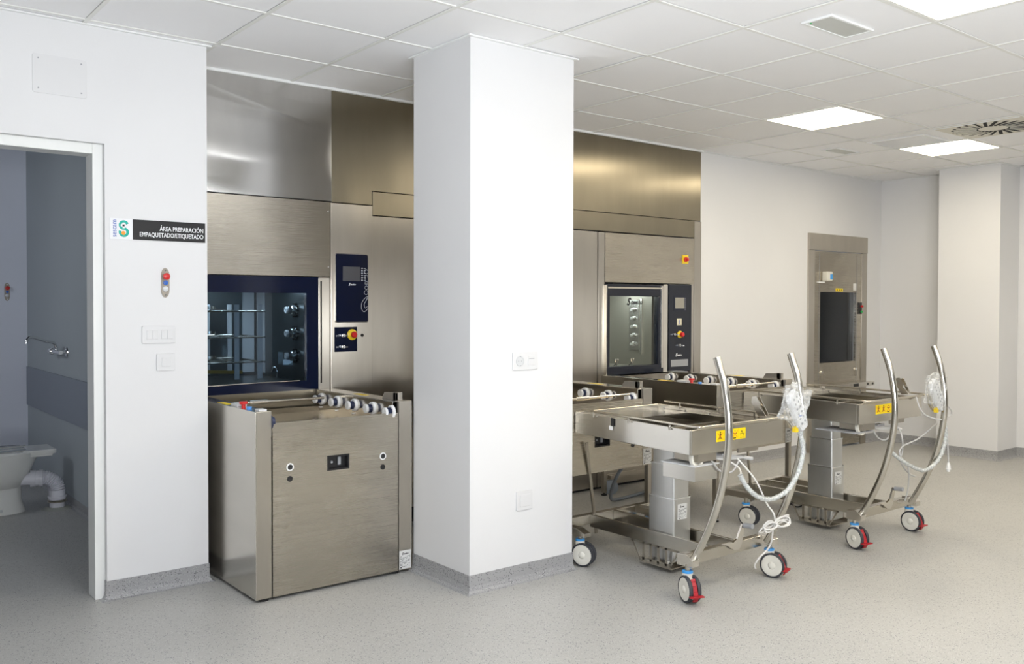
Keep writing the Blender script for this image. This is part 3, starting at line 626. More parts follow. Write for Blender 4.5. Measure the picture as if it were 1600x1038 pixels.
bx = MB(); bx.box(7.66, 7.68, y+.03, 5.4, .83, 1.55); bx.box(8.31, 8.33, y+.03, 5.4, .83, 1.55); bx.box(7.66, 8.33, 5.4, 5.42, .83, 1.55); bx.box(7.66, 8.33, y+.03, 5.4, .81, .83); bx.box(7.66, 8.33, y+.03, 5.4, 1.55, 1.57)
bx.build('hatch_interior', 'grey', t)
MB().box(7.67, 8.32, y+.034, y+.04, .84, 1.54).build('window_glass', glass('hatch glass', (.45, .48, .52), .05, .05), t)
MB().box(8.255, 8.285, 4.91, 4.93, .85, 1.53).build('inner_post', 'polish', t)
db = MB().box(7.705, 7.80, y-.05, y+.008, 1.635, 1.725).build('door_controller', 'cream', t, bevel=.008)
MB().box(7.755, 7.795, y-.0515, y-.05, 1.65, 1.70).build('keypad', 'ring', db)
MB().box(7.62, 7.72, y-.014, y+.008, 1.615, 1.628).build('cable_clip', 'white', t)
yl = MB().box(7.945, 8.07, y+.006, y+.008, 1.538, 1.568).build('yellow_sticker', 'ylabel', t)
q = MB()
for k in range(3): q.prism([(7.96+k*.036, 1.543), (7.978+k*.036, 1.543), (7.969+k*.036, 1.562)], 'y', y+.005, y+.006)
q.build('print', 'ink', yl)
MB().box(8.26, 8.315, y+.006, y+.008, 1.55, 1.62).build('rating_plate', 'paper', t)
sw = MB().box(8.352, 8.405, y-.004, y+.008, 1.315, 1.432).build('switch_plate', 'black', t)
MB().lathe((8.392, y-.004, 1.392), (0, -1, 0), [(.011, 0), (.011, .02), (.001, .021)], 16).build('red_button', 'red', sw); MB().lathe((8.392, y-.004, 1.338), (0, -1, 0), [(.011, 0), (.011, .012), (.001, .013)], 16).build('green_button', 'green', sw)
for x, z in ((7.712, .757), (8.312, .765)):
    lk = MB().lathe((x, y+.008, z), (0, -1, 0), [(.013, 0), (.013, .012), (.001, .013)], 16).build('lock', 'chrome', t)
    MB().box(x+.004, x+.016, y-.012, y-.009, z-.072, z-.022).build('key', 'rod', lk)
rb = MB().box(7.58, 8.46, y-.12, y+.0, .600, .642).build('sill_rail', 'polish', t, bevel=.006)
MB().box(8.07, 8.16, y-.1215, y-.12, .606, .636).build('grip_recess', 'black', rb)
for x in (8.33, 8.42): MB().lathe((x, y-.12, .622), (0, -1, 0), [(.011, 0), (.011, .003), (.001, .003)], 14).build('port_plug', 'black', rb)

# ------------------------------------------------------------------ transfer trolleys
def warn_labels(parent, x0, z1, y):
    wd, h = .057, .055
    for k in range(4):
        x = x0+k*.058; p = MB().box(x, x+wd-.001, y-.0012, y, z1-h, z1).build('warning_label', 'ylabel', parent)
        q = MB()
        if k in (0, 1):
            q.cyl((x+.030, y-.0020, z1-.010), (x+.030, y-.0012, z1-.010), .0042, 10); q.bar((x+.030, y-.0016, z1-.015), (x+.026, y-.0016, z1-.031), .006, .0006, (0, 1, 0))
            q.bar((x+.026, y-.0016, z1-.030), (x+.036, y-.0016, z1-.042), .004, .0006, (0, 1, 0)); q.bar((x+.026, y-.0016, z1-.030), (x+.018, y-.0016, z1-.043), .004, .0006, (0, 1, 0)); q.bar((x+.029, y-.0016, z1-.018), (x+.039, y-.0016, z1-.022), .0035, .0006, (0, 1, 0))
        elif k == 2:
            q.box(x+.012, x+.045, y-.0018, y-.0012, z1-.026, z1-.023); q.cyl((x+.028, y-.0020, z1-.012), (x+.028, y-.0012, z1-.012), .003, 8); q.bar((x+.014, y-.0016, z1-.047), (x+.036, y-.0016, z1-.047), .0006, .005)
        else:
            q.box(x+.010, x+.046, y-.0018, y-.0012, z1-.030, z1-.028); q.box(x+.016, x+.018, y-.0018, y-.0012, z1-.042, z1-.03); q.box(x+.038, x+.040, y-.0018, y-.0012, z1-.042, z1-.03)
            q.text('kg', (x+.018, y-.0014, z1-.022), .016)
            for c in range(4): q.box(x+.012+c*.009, x+.017+c*.009, y-.0018, y-.0012, z1-.050, z1-.047)
        q.build('print', 'ink', p)
        if k < 3: MB().bar((x+.008, y-.0022, z1-.012), (x+.048, y-.0022, z1-.045), .0018, .0006, (0, 1, 0)).bar((x+.048, y-.0022, z1-.012), (x+.008, y-.0022, z1-.045), .0018, .0006, (0, 1, 0)).build('red_cross', 'redink', p)
def caster(parent, x, y, ang, brake, top=.175):
    """x, y: ground contact between the twin wheels; ang: direction of the wheel axle"""
    a = math.radians(ang); n = Vector((math.cos(a), math.sin(a), 0)); b = Vector((-n.y, n.x, 0)) ; b = Vector((math.cos(a+PI/2), math.sin(a+PI/2), 0))
    R = .0635; c = Vector((x, y, R)); s = c-b*.022
    body = MB(); body.lathe((s.x, s.y, .098), (0, 0, 1), [(.025, 0), (.0255, .02), (.0255, .036), (.014, .037)], 22)
    body.lathe(c-n*.011, n, [(.05, 0), (.052, .004), (.052, .018), (.05, .022)], 26)
    o = body.build('caster', 'cream', parent)
    MB().lathe((s.x, s.y, .134), (0, 0, 1), [(.0245, 0), (.0255, .001), (.0255, .009), (.0245, .010), (.001, .010)], 22).build('ring', 'ring', o)
    MB().cyl((s.x, s.y, .143), (s.x, s.y, top), .011, 14).build('stem', 'steel', o)
    for sg in (-1, 1):
        q = c+n*(sg*.012)
        MB().lathe(q, n*sg, [(.053, 0), (.0615, .001), (R, .005), (R, .013), (.0605, .018), (.055, .0185), (.053, .015)], 34).build('tyre', 'rubber', o)
        MB().lathe(q, n*sg, [(.054, .002), (.0545, .016), (.052, .0185), (.024, .0200), (.0195, .0185), (.018, .0205), (.012, .0235), (.001, .0245)], 32).build('wheel_disc', 'cream', o)
    if brake:
        k = MB(); pts = []
        for t_, hh in ((.105, .034), (.088, .046), (.064, .056), (.045, .062), (.028, .060), (.018, .052)): pts.append(c+b*hh+Vector((0, 0, t_-R)))
        for i in range(len(pts)-1): k.bar(pts[i], pts[i+1], .024, .006, (b.x, b.y, .3))
        k.bar(pts[0]+Vector((0, 0, 0)), pts[0]+Vector((0, 0, .012))-b*.006, .024, .008, (b.x, b.y, .0))
        k.bar(pts[3]-n*.036+b*.008, pts[3]+n*.036+b*.008, .022, .006)
        k.build('brake_lever', 'redc', o, bevel=.0015)
def trolley(dx, dz, cas, label, boxy, ye):
    t = thing('transfer_trolley', label, 'trolley', (3.615+dx, 3.12, 0), 'height-adjustable steel transfer trolleys')
    def V(x, y, z): return (x+dx, y, z)
    # push tubes
    prof = [(2.640, 1.155), (2.596, 1.03), (2.575, .915), (2.568, .80), (2.578, .69), (2.602, .57), (2.642, .44), (2.700, .31), (2.772, .178)]
    for x in (3.325, 3.905):
        o = MB().tube([V(x, yy, zz) for yy, zz in prof], .0178, 20, smooth=6).build('push_tube', 'tube', t)
    # chassis
    for sx, y_ in ((3.30, 2.78), (3.93, 2.78)):
        m = MB(); s = 1
        m.prism([(y_-.045, .162), (y_+.05, .162), (y_+.05, .215), (y_-.005, .222), (y_-.045, .195)], 'x', sx-.026+dx, sx+.026+dx)
        m.build('end_bracket', 'polish', t, bevel=.003)
    MB().box(3.325+dx, 3.905+dx, 2.800, 2.840, .150, .205).build('cross_beam', 'sheet', t, bevel=.003)
    MB().box(3.25+dx, 4.02+dx, 3.690, 3.730, .150, .205).build('cross_beam', 'sheet', t, bevel=.003)
    for x in (3.27, 3.92): MB().prism([(3.44, .165), (3.70, .165), (3.70, .205), (3.50, .205), (3.44, .185)], 'x', x-.025+dx, x+.025+dx).build('end_bracket', 'steel', t, bevel=.003)
    MB().box(3.525+dx, 3.545+dx, 2.84, 3.69, .135, .205).build('long_beam', 'sheet', t, bevel=.002)
    MB().box(3.715+dx, 3.735+dx, 2.84, 3.69, .135, .205).build('long_beam', 'sheet', t, bevel=.002)
    MB().box(3.545+dx, 3.715+dx, 3.06, 3.30, .135, .139).build('base_plate', 'steelh', t)
    # motor cradle hanging beneath
    for x in (3.528, 3.722):
        c = MB()
        tz, bz, ya, yb = .136, .038, 3.03, 3.37
        c.prism([(yb, tz), (yb-.012, tz), (yb-.068, bz), (yb-.06, bz)], 'x', x+dx, x+.004+dx); c.prism([(ya, tz), (ya+.012, tz), (ya+.068, bz), (ya+.06, bz)], 'x', x+dx, x+.004+dx)
        c.box(x+dx, x+.004+dx, ya+.06, yb-.06, bz-.012, bz+.014); c.box(x+dx, x+.004+dx, ya, yb, tz-.012, tz+.012)
        for k in range(4): yy = ya+.085+k*.053; c.box(x+dx, x+.004+dx, yy, yy+.014, bz, tz)
        c.build('cradle_side', 'steel', t)
    MB().box(3.532+dx, 3.722+dx, 3.09, 3.31, .024, .030).build('cradle_floor', 'steel', t)
    MB().cyl(V(3.60, 3.18, .03), V(3.60, 3.18, .12), .028, 20).cyl(V(3.60, 3.25, .03), V(3.60, 3.25, .12), .024, 18).build('motor', 'alu', t)
    # telescopic column
    X0, X1, Y0, Y1 = 3.553, 3.690, 3.092, 3.270
    for (i_, z0, z1) in ((0, .06, .390), (.007, .39, .565), (.014, .565, .70+dz)):
        cz = MB().prism(rrect(X0+i_+dx, X1-i_+dx, Y0+i_, Y1-i_, .012, 4), 'z', z0, z1); cz.soft = True
        o = cz.build('column_section', 'alu', t)
        if z1 < .6:
            lp = MB().prism(rrect(X0+i_-.002+dx, X1-i_+.002+dx, Y0+i_-.002, Y1-i_+.002, .013, 4), 'z', z1-.006, z1+.001); lp.build('lip', 'alulip', o)
    rating_plate(t, 3.583+dx, 3.655+dx, .278, .358, Y0)
    # tray
    z0, z1 = .680+dz, .800+dz
    A, B, C, D = (3.328, 2.787), (4.060, 2.787), (4.097, ye), (3.413, ye)
    q = lambda P: [(x+dx, yy) for x, yy in P]
    w_ = .012
    MB().prism(q([A, B, (B[0], B[1]+w_), (A[0], A[1]+w_)]), 'z', z0, z1).build('apron', 'sheet', t, bevel=.003)
    MB().prism(q([(A[0], A[1]+w_), (A[0]+w_, A[1]+w_), (D[0]+w_, D[1]), D]), 'z', z0, z1).build('apron', 'steelap', t, bevel=.003)
    MB().prism(q([(B[0]-w_, B[1]+w_), (B[0], B[1]+w_), C, (C[0]-w_, C[1])]), 'z', z0, z1).build('apron', 'sheet', t, bevel=.003)
    MB().prism(q([(D[0]+w_, D[1]-w_), (C[0]-w_, C[1]-w_), (C[0]-w_, C[1]), (D[0]+w_, D[1])]), 'z', z0+.04, z1).build('apron', 'sheet', t, bevel=.003)
    MB().prism(q([(3.36, 2.82), (4.04, 2.82), (4.075, ye-.05), (3.44, ye-.05)]), 'z', z0+.045, z0+.048).build('tray_floor', 'steeld', t)
    MB().prism(q([(3.42, 3.42), (4.06, 3.42), (4.078, ye-.013), (3.44, ye-.013)]), 'z', z1-.028, z1-.025).build('entry_plate', 'steelb', t)
    for xa, xb, ya2, yb2 in ((3.345, 3.405, 2.80, 3.42), (3.985, 4.045, 2.80, 3.42)):
        MB().prism(q([(xa, ya2), (xb, ya2), (xb+.06 if xa < 3.5 else xb+.02, yb2), (xa+.06 if xa < 3.5 else xa+.02, yb2)]), 'z', z1-.022, z1-.019).build('inner_flange', 'polish', t)
    MB().prism(q([(3.345, 2.80), (4.045, 2.80), (4.045, 2.86), (3.345, 2.86)]), 'z', z1-.016, z1-.013).build('inner_flange', 'polish', t)
    for yy in (3.0, 3.2): MB().bar(V(3.40, yy, z0+.06), V(4.04, yy, z0+.06), .03, .012).build('tray_rib', 'steel', t)
    st = MB()
    for k in range(5):
        yy = 2.9+k*.17; st.cyl(V(3.40+.01*k, yy, z1-.02), V(3.40+.01*k, yy, z1-.008), .006, 8); st.cyl(V(4.0+.005*k, yy, z1-.02), V(4.0+.005*k, yy, z1-.008), .006, 8)
    st.build('stud', 'chrome', t)['kind'] = 'stuff'
    # guard rods
    zr = z1+.022
    MB().tube([V(3.395, 3.62, zr-.004), V(3.335, 3.0, zr), V(3.312, 2.76, zr), V(3.325, 2.728, zr), V(3.36, 2.722, zr), V(3.62, 2.722, zr), V(3.955, 2.722, zr), V(3.985, 2.66, zr+.002)], .0062, 10, smooth=5).build('guard_rod', 'rod', t)
    MB().tube([V(4.075, 3.62, zr), V(4.03, 2.86, zr), V(4.00, 2.74, zr), V(3.96, 2.66, zr)], .0062, 10, smooth=5).build('guard_rod', 'rod', t)
    MB().tube([V(3.36, 2.78, z1+.004), V(3.8, 2.78, z1+.004), V(4.04, 2.78, z1+.004)], .004, 8).build('guard_rod', 'rod', t)
    for x, yy in ((3.385, 3.52), (3.357, 3.23), (3.332, 2.93), (4.068, 3.50), (4.05, 3.2), (4.035, 2.95)): MB().cyl(V(x, yy, z1-.012), V(x, yy, zr), .0055, 8).build('rod_post', 'polish', t)
    MB().cyl(V(3.91, 2.79, z1-.005), V(3.91, 2.73, zr), .006, 8).build('rod_post', 'polish', t)
    # hooked latch lever standing up at the right-hand corner
    MB().prism([(2.81, z1+.02), (2.86, z1+.015), (2.905, z1+.085), (2.90, z1+.115), (2.875, z1+.120), (2.845, z1+.10), (2.85, z1+.06), (2.83, z1+.045)], 'x', 3.945+dx, 3.949+dx).bar(V(3.985, 2.83, z1+.020), V(3.935, 2.85, z1+.118), .006, .018, (0, 1, 0)).build('latch_lever', 'polish', t, bevel=.001)
    warn_labels(t, 3.510+dx, z1-.017, 2.787)
    # foot pedal on the front beam
    fp = MB(); fp.prism([(3.545, .222), (3.60, .205), (3.65, .175), (3.69, .172), (3.712, .198), (3.738, .285), (3.716, .296), (3.676, .228), (3.645, .214), (3.60, .220)], 'y', 2.782, 2.792)
    if dx: bmesh.ops.translate(fp.bm, verts=fp.bm.verts[:], vec=(dx, 0, 0))
    fo_ = fp.build('foot_pedal', 'polish', t); MB().cyl(V(3.728, 2.78, .288), V(3.728, 2.73, .292), .013, 14).build('pedal_roller', 'grey', fo_)
    # under-tray housing
    if boxy:
        MB().box(3.352+dx, 3.520+dx, 2.787, 2.99, .550+dz, .622+dz).build('junction_box', 'steelap', t, bevel=.002)
        MB().box(3.346+dx, 3.530+dx, 2.782, 3.0, .622+dz, .627+dz).build('box_lid', 'greyl', t)
    else: MB().box(3.31+dx, 3.50+dx, 2.80, 3.06, .628+dz, .634+dz).build('shelf', 'grey', t)
    MB().box(3.39+dx, 3.53+dx, 2.80, 2.95, .638+dz, .680+dz).build('actuator_bracket', 'steel', t, bevel=.002); MB().box(3.70+dx, 3.86+dx, 2.795, 2.81, .655+dz, .680+dz).build('actuator_bracket', 'steel', t, bevel=.002)
    MB().lathe(V(3.40, 2.83, .655+dz), (0, -1, .15), [(.036, 0), (.045, .003), (.045, .020), (.036, .022), (.030, .018), (.030, .004)], 28).build('cable_bush', 'cream', t)
    cn = MB(); cn.box(3.61+dx, 3.69+dx, 2.83, 2.87, .637+dz, .655+dz)
    for k in range(4): cn.tube([V(3.48, 2.82+.01*k, .660+dz), V(3.55, 2.80+.012*k, .638+dz+.004*k), V(3.66, 2.79+.012*k, .630+dz+.004*k), V(3.74, 2.78+.01*k, .632+dz)], .0035, 8, smooth=4)
    cn.cyl(V(3.73, 2.79, .630+dz), V(3.78, 2.775, .621+dz), .010, 12); cn.build('connector', 'cable', t)
    MB().tube([V(3.47, 2.78, .64+dz), V(3.53, 2.775, .585+dz), V(3.61, 2.77, .575+dz), V(3.68, 2.78, .62+dz)], .0045, 8, smooth=5).build('cable_loop', 'cable', t)
    for cx_, cy_, an, br in cas: caster(t, cx_, cy_, an, br)
    return t
MT['steelap'] = steel('lit apron steel', (.68, .665, .63), .24, 'h', .4, wav=.08)  # lighter copy of the tray steel, reflected light put into the colour
t1 = trolley(0.0, 0.0, [(3.29, 3.49, 204, False), (3.275, 2.75, 158, True), (3.925, 2.745, 198, True), (3.95, 3.60, 200, False)], 'steel transfer trolley nearest the white pillar, its square tray above an open junction box', True, 3.695)
MB().box(3.374, 3.3755, 3.355, 3.375, .755, .80).build('black_tape', 'ink', t1); MB().box(3.374, 3.3755, 3.362, 3.388, .735, .757).build('white_tape', 'white', t1)
t2 = trolley(1.475, .026, [(4.715, 3.48, 193, False), (4.76, 2.765, 166, True), (5.41, 2.775, 180, True), (5.43, 3.60, 190, False)], 'steel transfer trolley further right, in front of the pass-through hatch', False, 3.660)

# hand controls in plastic bags, hanging on the right-hand push tubes
def handset(loc, tilt, label, print_=True):
    t = thing('hand_control', label, 'remote control', loc, 'hand controls bagged in clear plastic')
    def L(x, yy, z):
        c, s = math.cos(tilt), math.sin(tilt); x, z = x*1.12, z*1.06; return (loc[0]+x*c+z*s, loc[1]+yy, loc[2]-x*s+z*c)
    prof = [(-.020, -.10), (.020, -.10), (.030, -.085), (.034, -.03), (.036, .05), (.034, .085), (.022, .10), (-.022, .10), (-.034, .085), (-.036, .05), (-.034, -.03), (-.030, -.085)]
    m = MB(); m.bm.faces.new([m.bm.verts.new(L(x, -.012, z)) for x, z in prof]); 
    m = MB(); m.rings([[L(x*.9, -.014, z*.96) for x, z in prof], [L(x, -.008, z) for x, z in prof], [L(x, .010, z) for x, z in prof], [L(x*.85, .016, z*.95) for x, z in prof]])
    o = m.build('handset_body', 'shell', t)
    f = MB(); f.rings([[L(x*.72, -.0152, z*.84) for x, z in prof], [L(x*.72, -.0138, z*.84) for x, z in prof]]); f.build('keypad', 'greyl', o)
    k = MB()
    for a in range(2):
        for b_ in range(6):
            P = L(-.012+a*.024, -.0155, .07-b_*.026); k.lathe(P, (0, -1, 0), [(.006, 0), (.006, .001), (.0045, .001), (.0045, 0)], 12)
    k.build('key', 'grey', o)
    if print_: maker_name(MB(), L(-.018, -.0162, -.016)[0], L(0, -.0162, 0)[1], L(-.018, 0, -.016)[2], .008).build('print', 'inkb', o)
    MB().tube([L(-.055, .0, .05), L(-.045, .02, -.02), L(-.030, .02, -.08)], .006, 8, smooth=4).tube([L(-.065, .01, .05), L(-.055, .03, -.02), L(-.040, .03, -.08)], .006, 8, smooth=4).build('hanger_clip', 'steel', t)
    MB().box(L(-.045, 0, -.09)[0]-.012, L(-.045, 0, -.09)[0]+.010, loc[1]+.0, loc[1]+.02, loc[2]-.105, loc[2]-.075).build('yellow_tag', 'yellow', t)
    # crumpled clear bag
    rnd = random.Random(3); bg = MB(); R = []
    for i in range(9):
        v = i/8; zc = .135-v*.215; wd = (.02, .05, .07, .10, .125, .085, .050, .040, .02)[i]
        row = []
        for k_ in range(18):
            a = 2*PI*k_/18; px = math.cos(a)*wd*(1+rnd.uniform(-.18, .18)); py = math.sin(a)*(.03 if i not in (0, 8) else .012)*(1+rnd.uniform(-.3, .5))
            row.append(L(px+.012*math.sin(i*1.7), py, zc+rnd.uniform(-.010, .010)))
        R.append(row)
    bg.rings(R); bg.soft = False; bg.build('plastic_bag', 'bag', t)
    return t
handset((3.800, 2.53, .885), -.52, 'bagged white hand control hanging on the trolley tube nearer the white pillar')
handset((5.315, 2.585, .865), -.62, 'bagged hand control with tangled cord on the trolley by the pass-through hatch', False)
def cord(paths, name, label, r, m, cat, wrapped=None):
    t = thing(name, label, cat, paths[0][0])
    for i, p in enumerate(paths): MB().tube(p, r, 8, smooth=6).build('cord', m, t)
    if wrapped: 
        mb = MB(); P = catmull([Vector(v) for v in wrapped], 10); n = len(P)
        mb.tube(P, [.0125+.0008*math.sin(i*1.1)+.0006*math.sin(i*2.3) for i in range(n)], 10); mb.build('plastic_wrap', 'wrap', t)
        MB().tube(P, .0085, 8).build('coiled_lead', 'greyl', t)
    return t
t = cord([[(3.588, 2.72, .650), (3.65, 2.66, .547), (3.713, 2.64, .429), (3.756, 2.63, .375), (3.761, 2.62, .336)],
      [(3.51, 2.74, .655), (3.52, 2.66, .62), (3.430, 2.58, .600)],
      [(3.741, 2.62, .307), (3.758, 2.64, .232), (3.752, 2.66, .187), (3.690, 2.66, .160), (3.680, 2.68, .120), (3.70, 2.69, .095)]],
     'bundled_cable', 'pale mains cord bundled in loops below the nearer hand control', .0042, 'cablew', 'cable',
     [(3.852, 2.55, .785), (3.868, 2.54, .695), (3.850, 2.54, .618), (3.812, 2.545, .549), (3.742, 2.55, .495), (3.639, 2.555, .472), (3.538, 2.56, .494), (3.464, 2.57, .549), (3.425, 2.58, .607)])
c_ = MB()
for k, (ax, az, tl) in enumerate(((.10, .012, .02), (.095, .018, -.10), (.085, .014, .14), (.11, .016, -.16))):
    for sg in (-1, 1):
        P = []
        for i in range(14):
            a = 2*PI*i/14; u = ax*.5*(1-math.cos(a))*1.1*sg; v = az*math.sin(a)*1.2
            P.append((3.745+u*math.cos(tl), 2.60+.006*k+.01*math.sin(a+k), .325+v+u*math.sin(tl)*-1))
        c_.tube(P, .0040, 7, closed=True)
c_.build('coil', 'cablew', t)
cord([[(5.21, 2.76, .655), (5.17, 2.72, .600), (5.174, 2.72, .528), (5.153, 2.72, .469), (5.245, 2.72, .389), (5.331, 2.72, .355)],
      [(5.45, 2.65, .678), (5.287, 2.68, .597), (5.135, 2.70, .561), (5.107, 2.70, .511), (5.206, 2.70, .431), (5.247, 2.72, .30), (5.25, 2.74, .215)],
      [(5.215, 2.66, .853), (5.187, 2.62, .786), (5.249, 2.61, .743), (5.359, 2.58, .716), (5.479, 2.58, .734), (5.454, 2.57, .775), (5.33, 2.57, .834)],
      [(5.382, 2.585, .716), (5.439, 2.585, .661), (5.459, 2.585, .534), (5.469, 2.585, .44)]],
     'bundled_cable', 'pale mains cord with dangling plug on the trolley by the pass-through hatch', .0045, 'cable', 'cable',
     [(5.42, 2.60, .71), (5.436, 2.59, .66), (5.430, 2.59, .567), (5.366, 2.60, .468), (5.227, 2.61, .422), (5.075, 2.62, .465), (4.964, 2.63, .518), (4.885, 2.64, .567)])
t = [o for o in bpy.data.objects if o.name.startswith('bundled_cable')][-1]
MB().lathe((5.469, 2.585, .445), (0, 0, -1), [(.007, 0), (.010, .012), (.013, .02), (.013, .035), (.016, .037), (.016, .041), (.010, .042), (.010, .055)], 14).build('plug', 'white', t)

# ------------------------------------------------------------------ fittings on the wall beside the door
t = thing('access_plate', 'white screwed cover plate high on the wall above the doorway', 'cover plate', (.95, 4.468, 2.43))
MB().prism(rrect(.838, 1.064, 2.340, 2.515, .012), 'y', 4.466, 4.47).build('cover', 'plate', t, bevel=.001)
q = MB()
for x, z in ((.862, 2.495), (1.040, 2.495), (.862, 2.362), (1.040, 2.362)): q.cyl((x, 4.466, z), (x, 4.4645, z), .0035, 10)
q.build('screw', 'grey', t)
t = thing('area_sign', 'black and white room sign with teal emblem beside the doorway', 'sign', (1.38, 4.468, 1.75))
MB().box(1.159, 1.262, 4.466, 4.47, 1.701, 1.800).build('emblem_field', 'signwhite', t)
MB().box(1.262, 1.609, 4.466, 4.47, 1.703, 1.799).build('name_field', 'signblack', t)
ys = 4.4655
MB().text('ÁREA PREPARACIÓN', (1.600, ys, 1.751), .030, bold=.014, align='RIGHT', fit=.212).text('EMPAQUETADO/ETIQUETADO', (1.600, ys, 1.720), .030, bold=.014, align='RIGHT', fit=.305).build('lettering', 'inkw', t)
MB().text('sescam', (1.188, ys, 1.711), .030, rot=PI/2, bold=.006, fit=.080).build('lettering', 'inkb', t)
arc = lambda cx, cz, r, a0, a1, k=14: [(cx+r*math.cos(math.radians(a0+(a1-a0)*i/k)), cz+r*math.sin(math.radians(a0+(a1-a0)*i/k))) for i in range(k+1)]
ctr = arc(1.222, 1.769, .017, 20, 270)[:-1]+arc(1.222, 1.736, .0175, 90, -200)
sm = MB(); n = len(ctr)
V = []
for i, (x, z) in enumerate(ctr):
    a = ctr[max(i-1, 0)]; b = ctr[min(i+1, n-1)]; tx, tz = b[0]-a[0], b[1]-a[1]; l = math.hypot(tx, tz) or 1; nx, nz = -tz/l*.0062, tx/l*.0062
    V.append(((x+nx, z+nz), (x-nx, z-nz)))
for i in range(n-1):
    (a, b), (c, d2) = V[i], V[i+1]; sm.poly([(a[0], ys, a[1]), (c[0], ys, c[1]), (d2[0], ys, d2[1]), (b[0], ys, b[1])])
sm.build('emblem', 'teal', t, fix=False)
MB().box(1.2165, 1.2255, ys-.0006, ys-.0002, 1.755, 1.781).box(1.208, 1.234, ys-.0006, ys-.0002, 1.7635, 1.7725).build('emblem_cross', 'signwhite', t)
MB().lathe((1.220, ys+.0003, 1.732), (0, -1, 0), [(.0095, 0), (.0095, .001), (.001, .001)], 22).build('emblem_dot', 'orange', t)
def oval_panel(x, y, z, label, h=.145, wd=.040):
    t = thing('call_panel', label, 'control panel', (x, y, z), 'oval steel button panels')
    P = []
    for s_, base in ((1, 0), (-1, 180)):
        for i in range(9): a = math.radians(base+180*i/8); P.append((x+wd/2*math.cos(a), z+s_*(h/2-.038)+.038*math.sin(a)))
    MB().prism(P, 'y', y-.003, y).build('plate', 'ovalp', t)
    MB().lathe((x, y-.003, z+.030), (0, -1, 0), [(.010, 0), (.010, .012), (.0165, .016), (.0165, .024), (.013, .027), (.001, .028)], 20).build('red_button', 'red', t)
    MB().lathe((x, y-.003, z), (0, -1, 0), [(.011, 0), (.011, .009), (.001, .010)], 16).build('blue_button', 'blue', t)
    MB().lathe((x, y-.003, z-.030), (0, -1, 0), [(.014, 0), (.013, .006), (.007, .010), (.001, .011)], 18).build('indicator_lamp', 'acryl', t)
    MB().cyl((x, y-.003, z+.060), (x, y-.006, z+.060), .004, 10).cyl((x, y-.003, z-.060), (x, y-.006, z-.060), .004, 10).build('screw', 'chrome', t)
oval_panel(1.413, 4.47, 1.50, 'oval steel plate with red, blue and white buttons under the room sign')
oval_panel(1.344, 8.2, 1.492, 'oval steel button plate on the lavender wall inside the toilet')
def switch(x0, x1, z0, z1, y, rockers, name, label, cat='light switch'):
    t = thing(name, label, cat, ((x0+x1)/2, y, (z0+z1)/2))
    MB().prism(rrect(x0, x1, z0, z1, .006), 'y', y-.009, y).build('surround', 'plate', t, bevel=.002)
    for a, b, c, d2 in rockers: MB().box(a, b, y-.012, y-.009, c, d2).build('rocker', 'plate', t, bevel=.0015)
    return t
switch(1.301, 1.460, 1.206, 1.290, 4.47, [(1.322, 1.3485, 1.226, 1.270), (1.350, 1.3765, 1.226, 1.270), (1.391, 1.4175, 1.226, 1.270), (1.419, 1.4455, 1.226, 1.270)], 'light_switch', 'four-rocker white light switch beside the doorway, above the single one')
switch(1.369, 1.458, 1.071, 1.155, 4.47, [(1.392, 1.437, 1.092, 1.136)], 'light_switch', 'single white light switch below the four-rocker switch')
t = switch(2.790, 2.952, 1.070, 1.160, 3.485, [(2.885, 2.930, 1.092, 1.138)], 'power_socket', 'white double socket plate on the front of the white pillar', 'socket')
MB().lathe((2.834, 3.476, 1.115), (0, -1, 0), [(.026, 0), (.026, .003), (.021, .003), (.0205, .0012), (.001, .0012)], 28).build('socket_well', 'greyl', t)
q = MB()
for sx in (-.0095, .0095): q.cyl((2.834+sx, 3.476, 1.115), (2.834+sx, 3.4742, 1.115), .0028, 10)
q.box(2.830, 2.838, 3.4722, 3.4732, 1.090, 1.094).box(2.830, 2.838, 3.4722, 3.4732, 1.136, 1.140).box(2.890, 2.925, 3.4725, 3.473, 1.124, 1.127); q.build('socket_hole', 'grey', t)
switch(2.817, 2.921, .362, .460, 3.485, [(2.836, 2.902, .380, .441)], 'blank_plate', 'blank square white wall plate low on the white pillar', 'wall plate')

# ------------------------------------------------------------------ inside the toilet
struct('trim_1', MB().box(1.478, 1.488, 5.9, 8.195, .575, .885), 'band')
t = thing('wall_tap', 'chrome wall tap with long swivel spout inside the toilet', 'tap', (1.47, 6.89, 1.06))
MB().lathe((1.488, 6.84, 1.060), (-1, 0, 0), [(.034, 0), (.032, .008), (.014, .012), (.014, .05)], 20).tube([(1.44, 6.80, 1.058), (1.44, 7.06, 1.058)], .014, 14).build('tap_body', 'chrome', t)
MB().lathe((1.44, 7.05, 1.058), (0, 1, 0), [(.02, 0), (.026, .01), (.026, .05), (.018, .06), (.001, .06)], 8).build('tap_handle', 'chrome', t)
MB().tube([(1.44, 6.95, 1.06), (1.44, 6.95, 1.09), (1.425, 6.94, 1.12), (1.37, 6.90, 1.135), (1.285, 6.86, 1.165), (1.255, 6.85, 1.165), (1.238, 6.84, 1.145), (1.232, 6.84, 1.125)], .011, 12, smooth=5).build('spout', 'chrome', t)
t = thing('toilet_bowl', 'ivory floor-standing toilet pan seen from the side through the doorway', 'toilet', (.85, 6.85, 0))
def rings_xy(spec, k=32):
    R = []
    for z, x0, x1, yc, wy in spec:
        row = []
        for i in range(k):
            a = 2*PI*i/k; cx = (x0+x1)/2; ca, sa = math.cos(a), math.sin(a)
            e = .75 if ca > 0 else 1.0
            row.append((cx+(x1-x0)/2*math.copysign(abs(ca)**e, ca), yc+wy*math.copysign(abs(sa)**.9, sa), z))
        R.append(row)
    return R
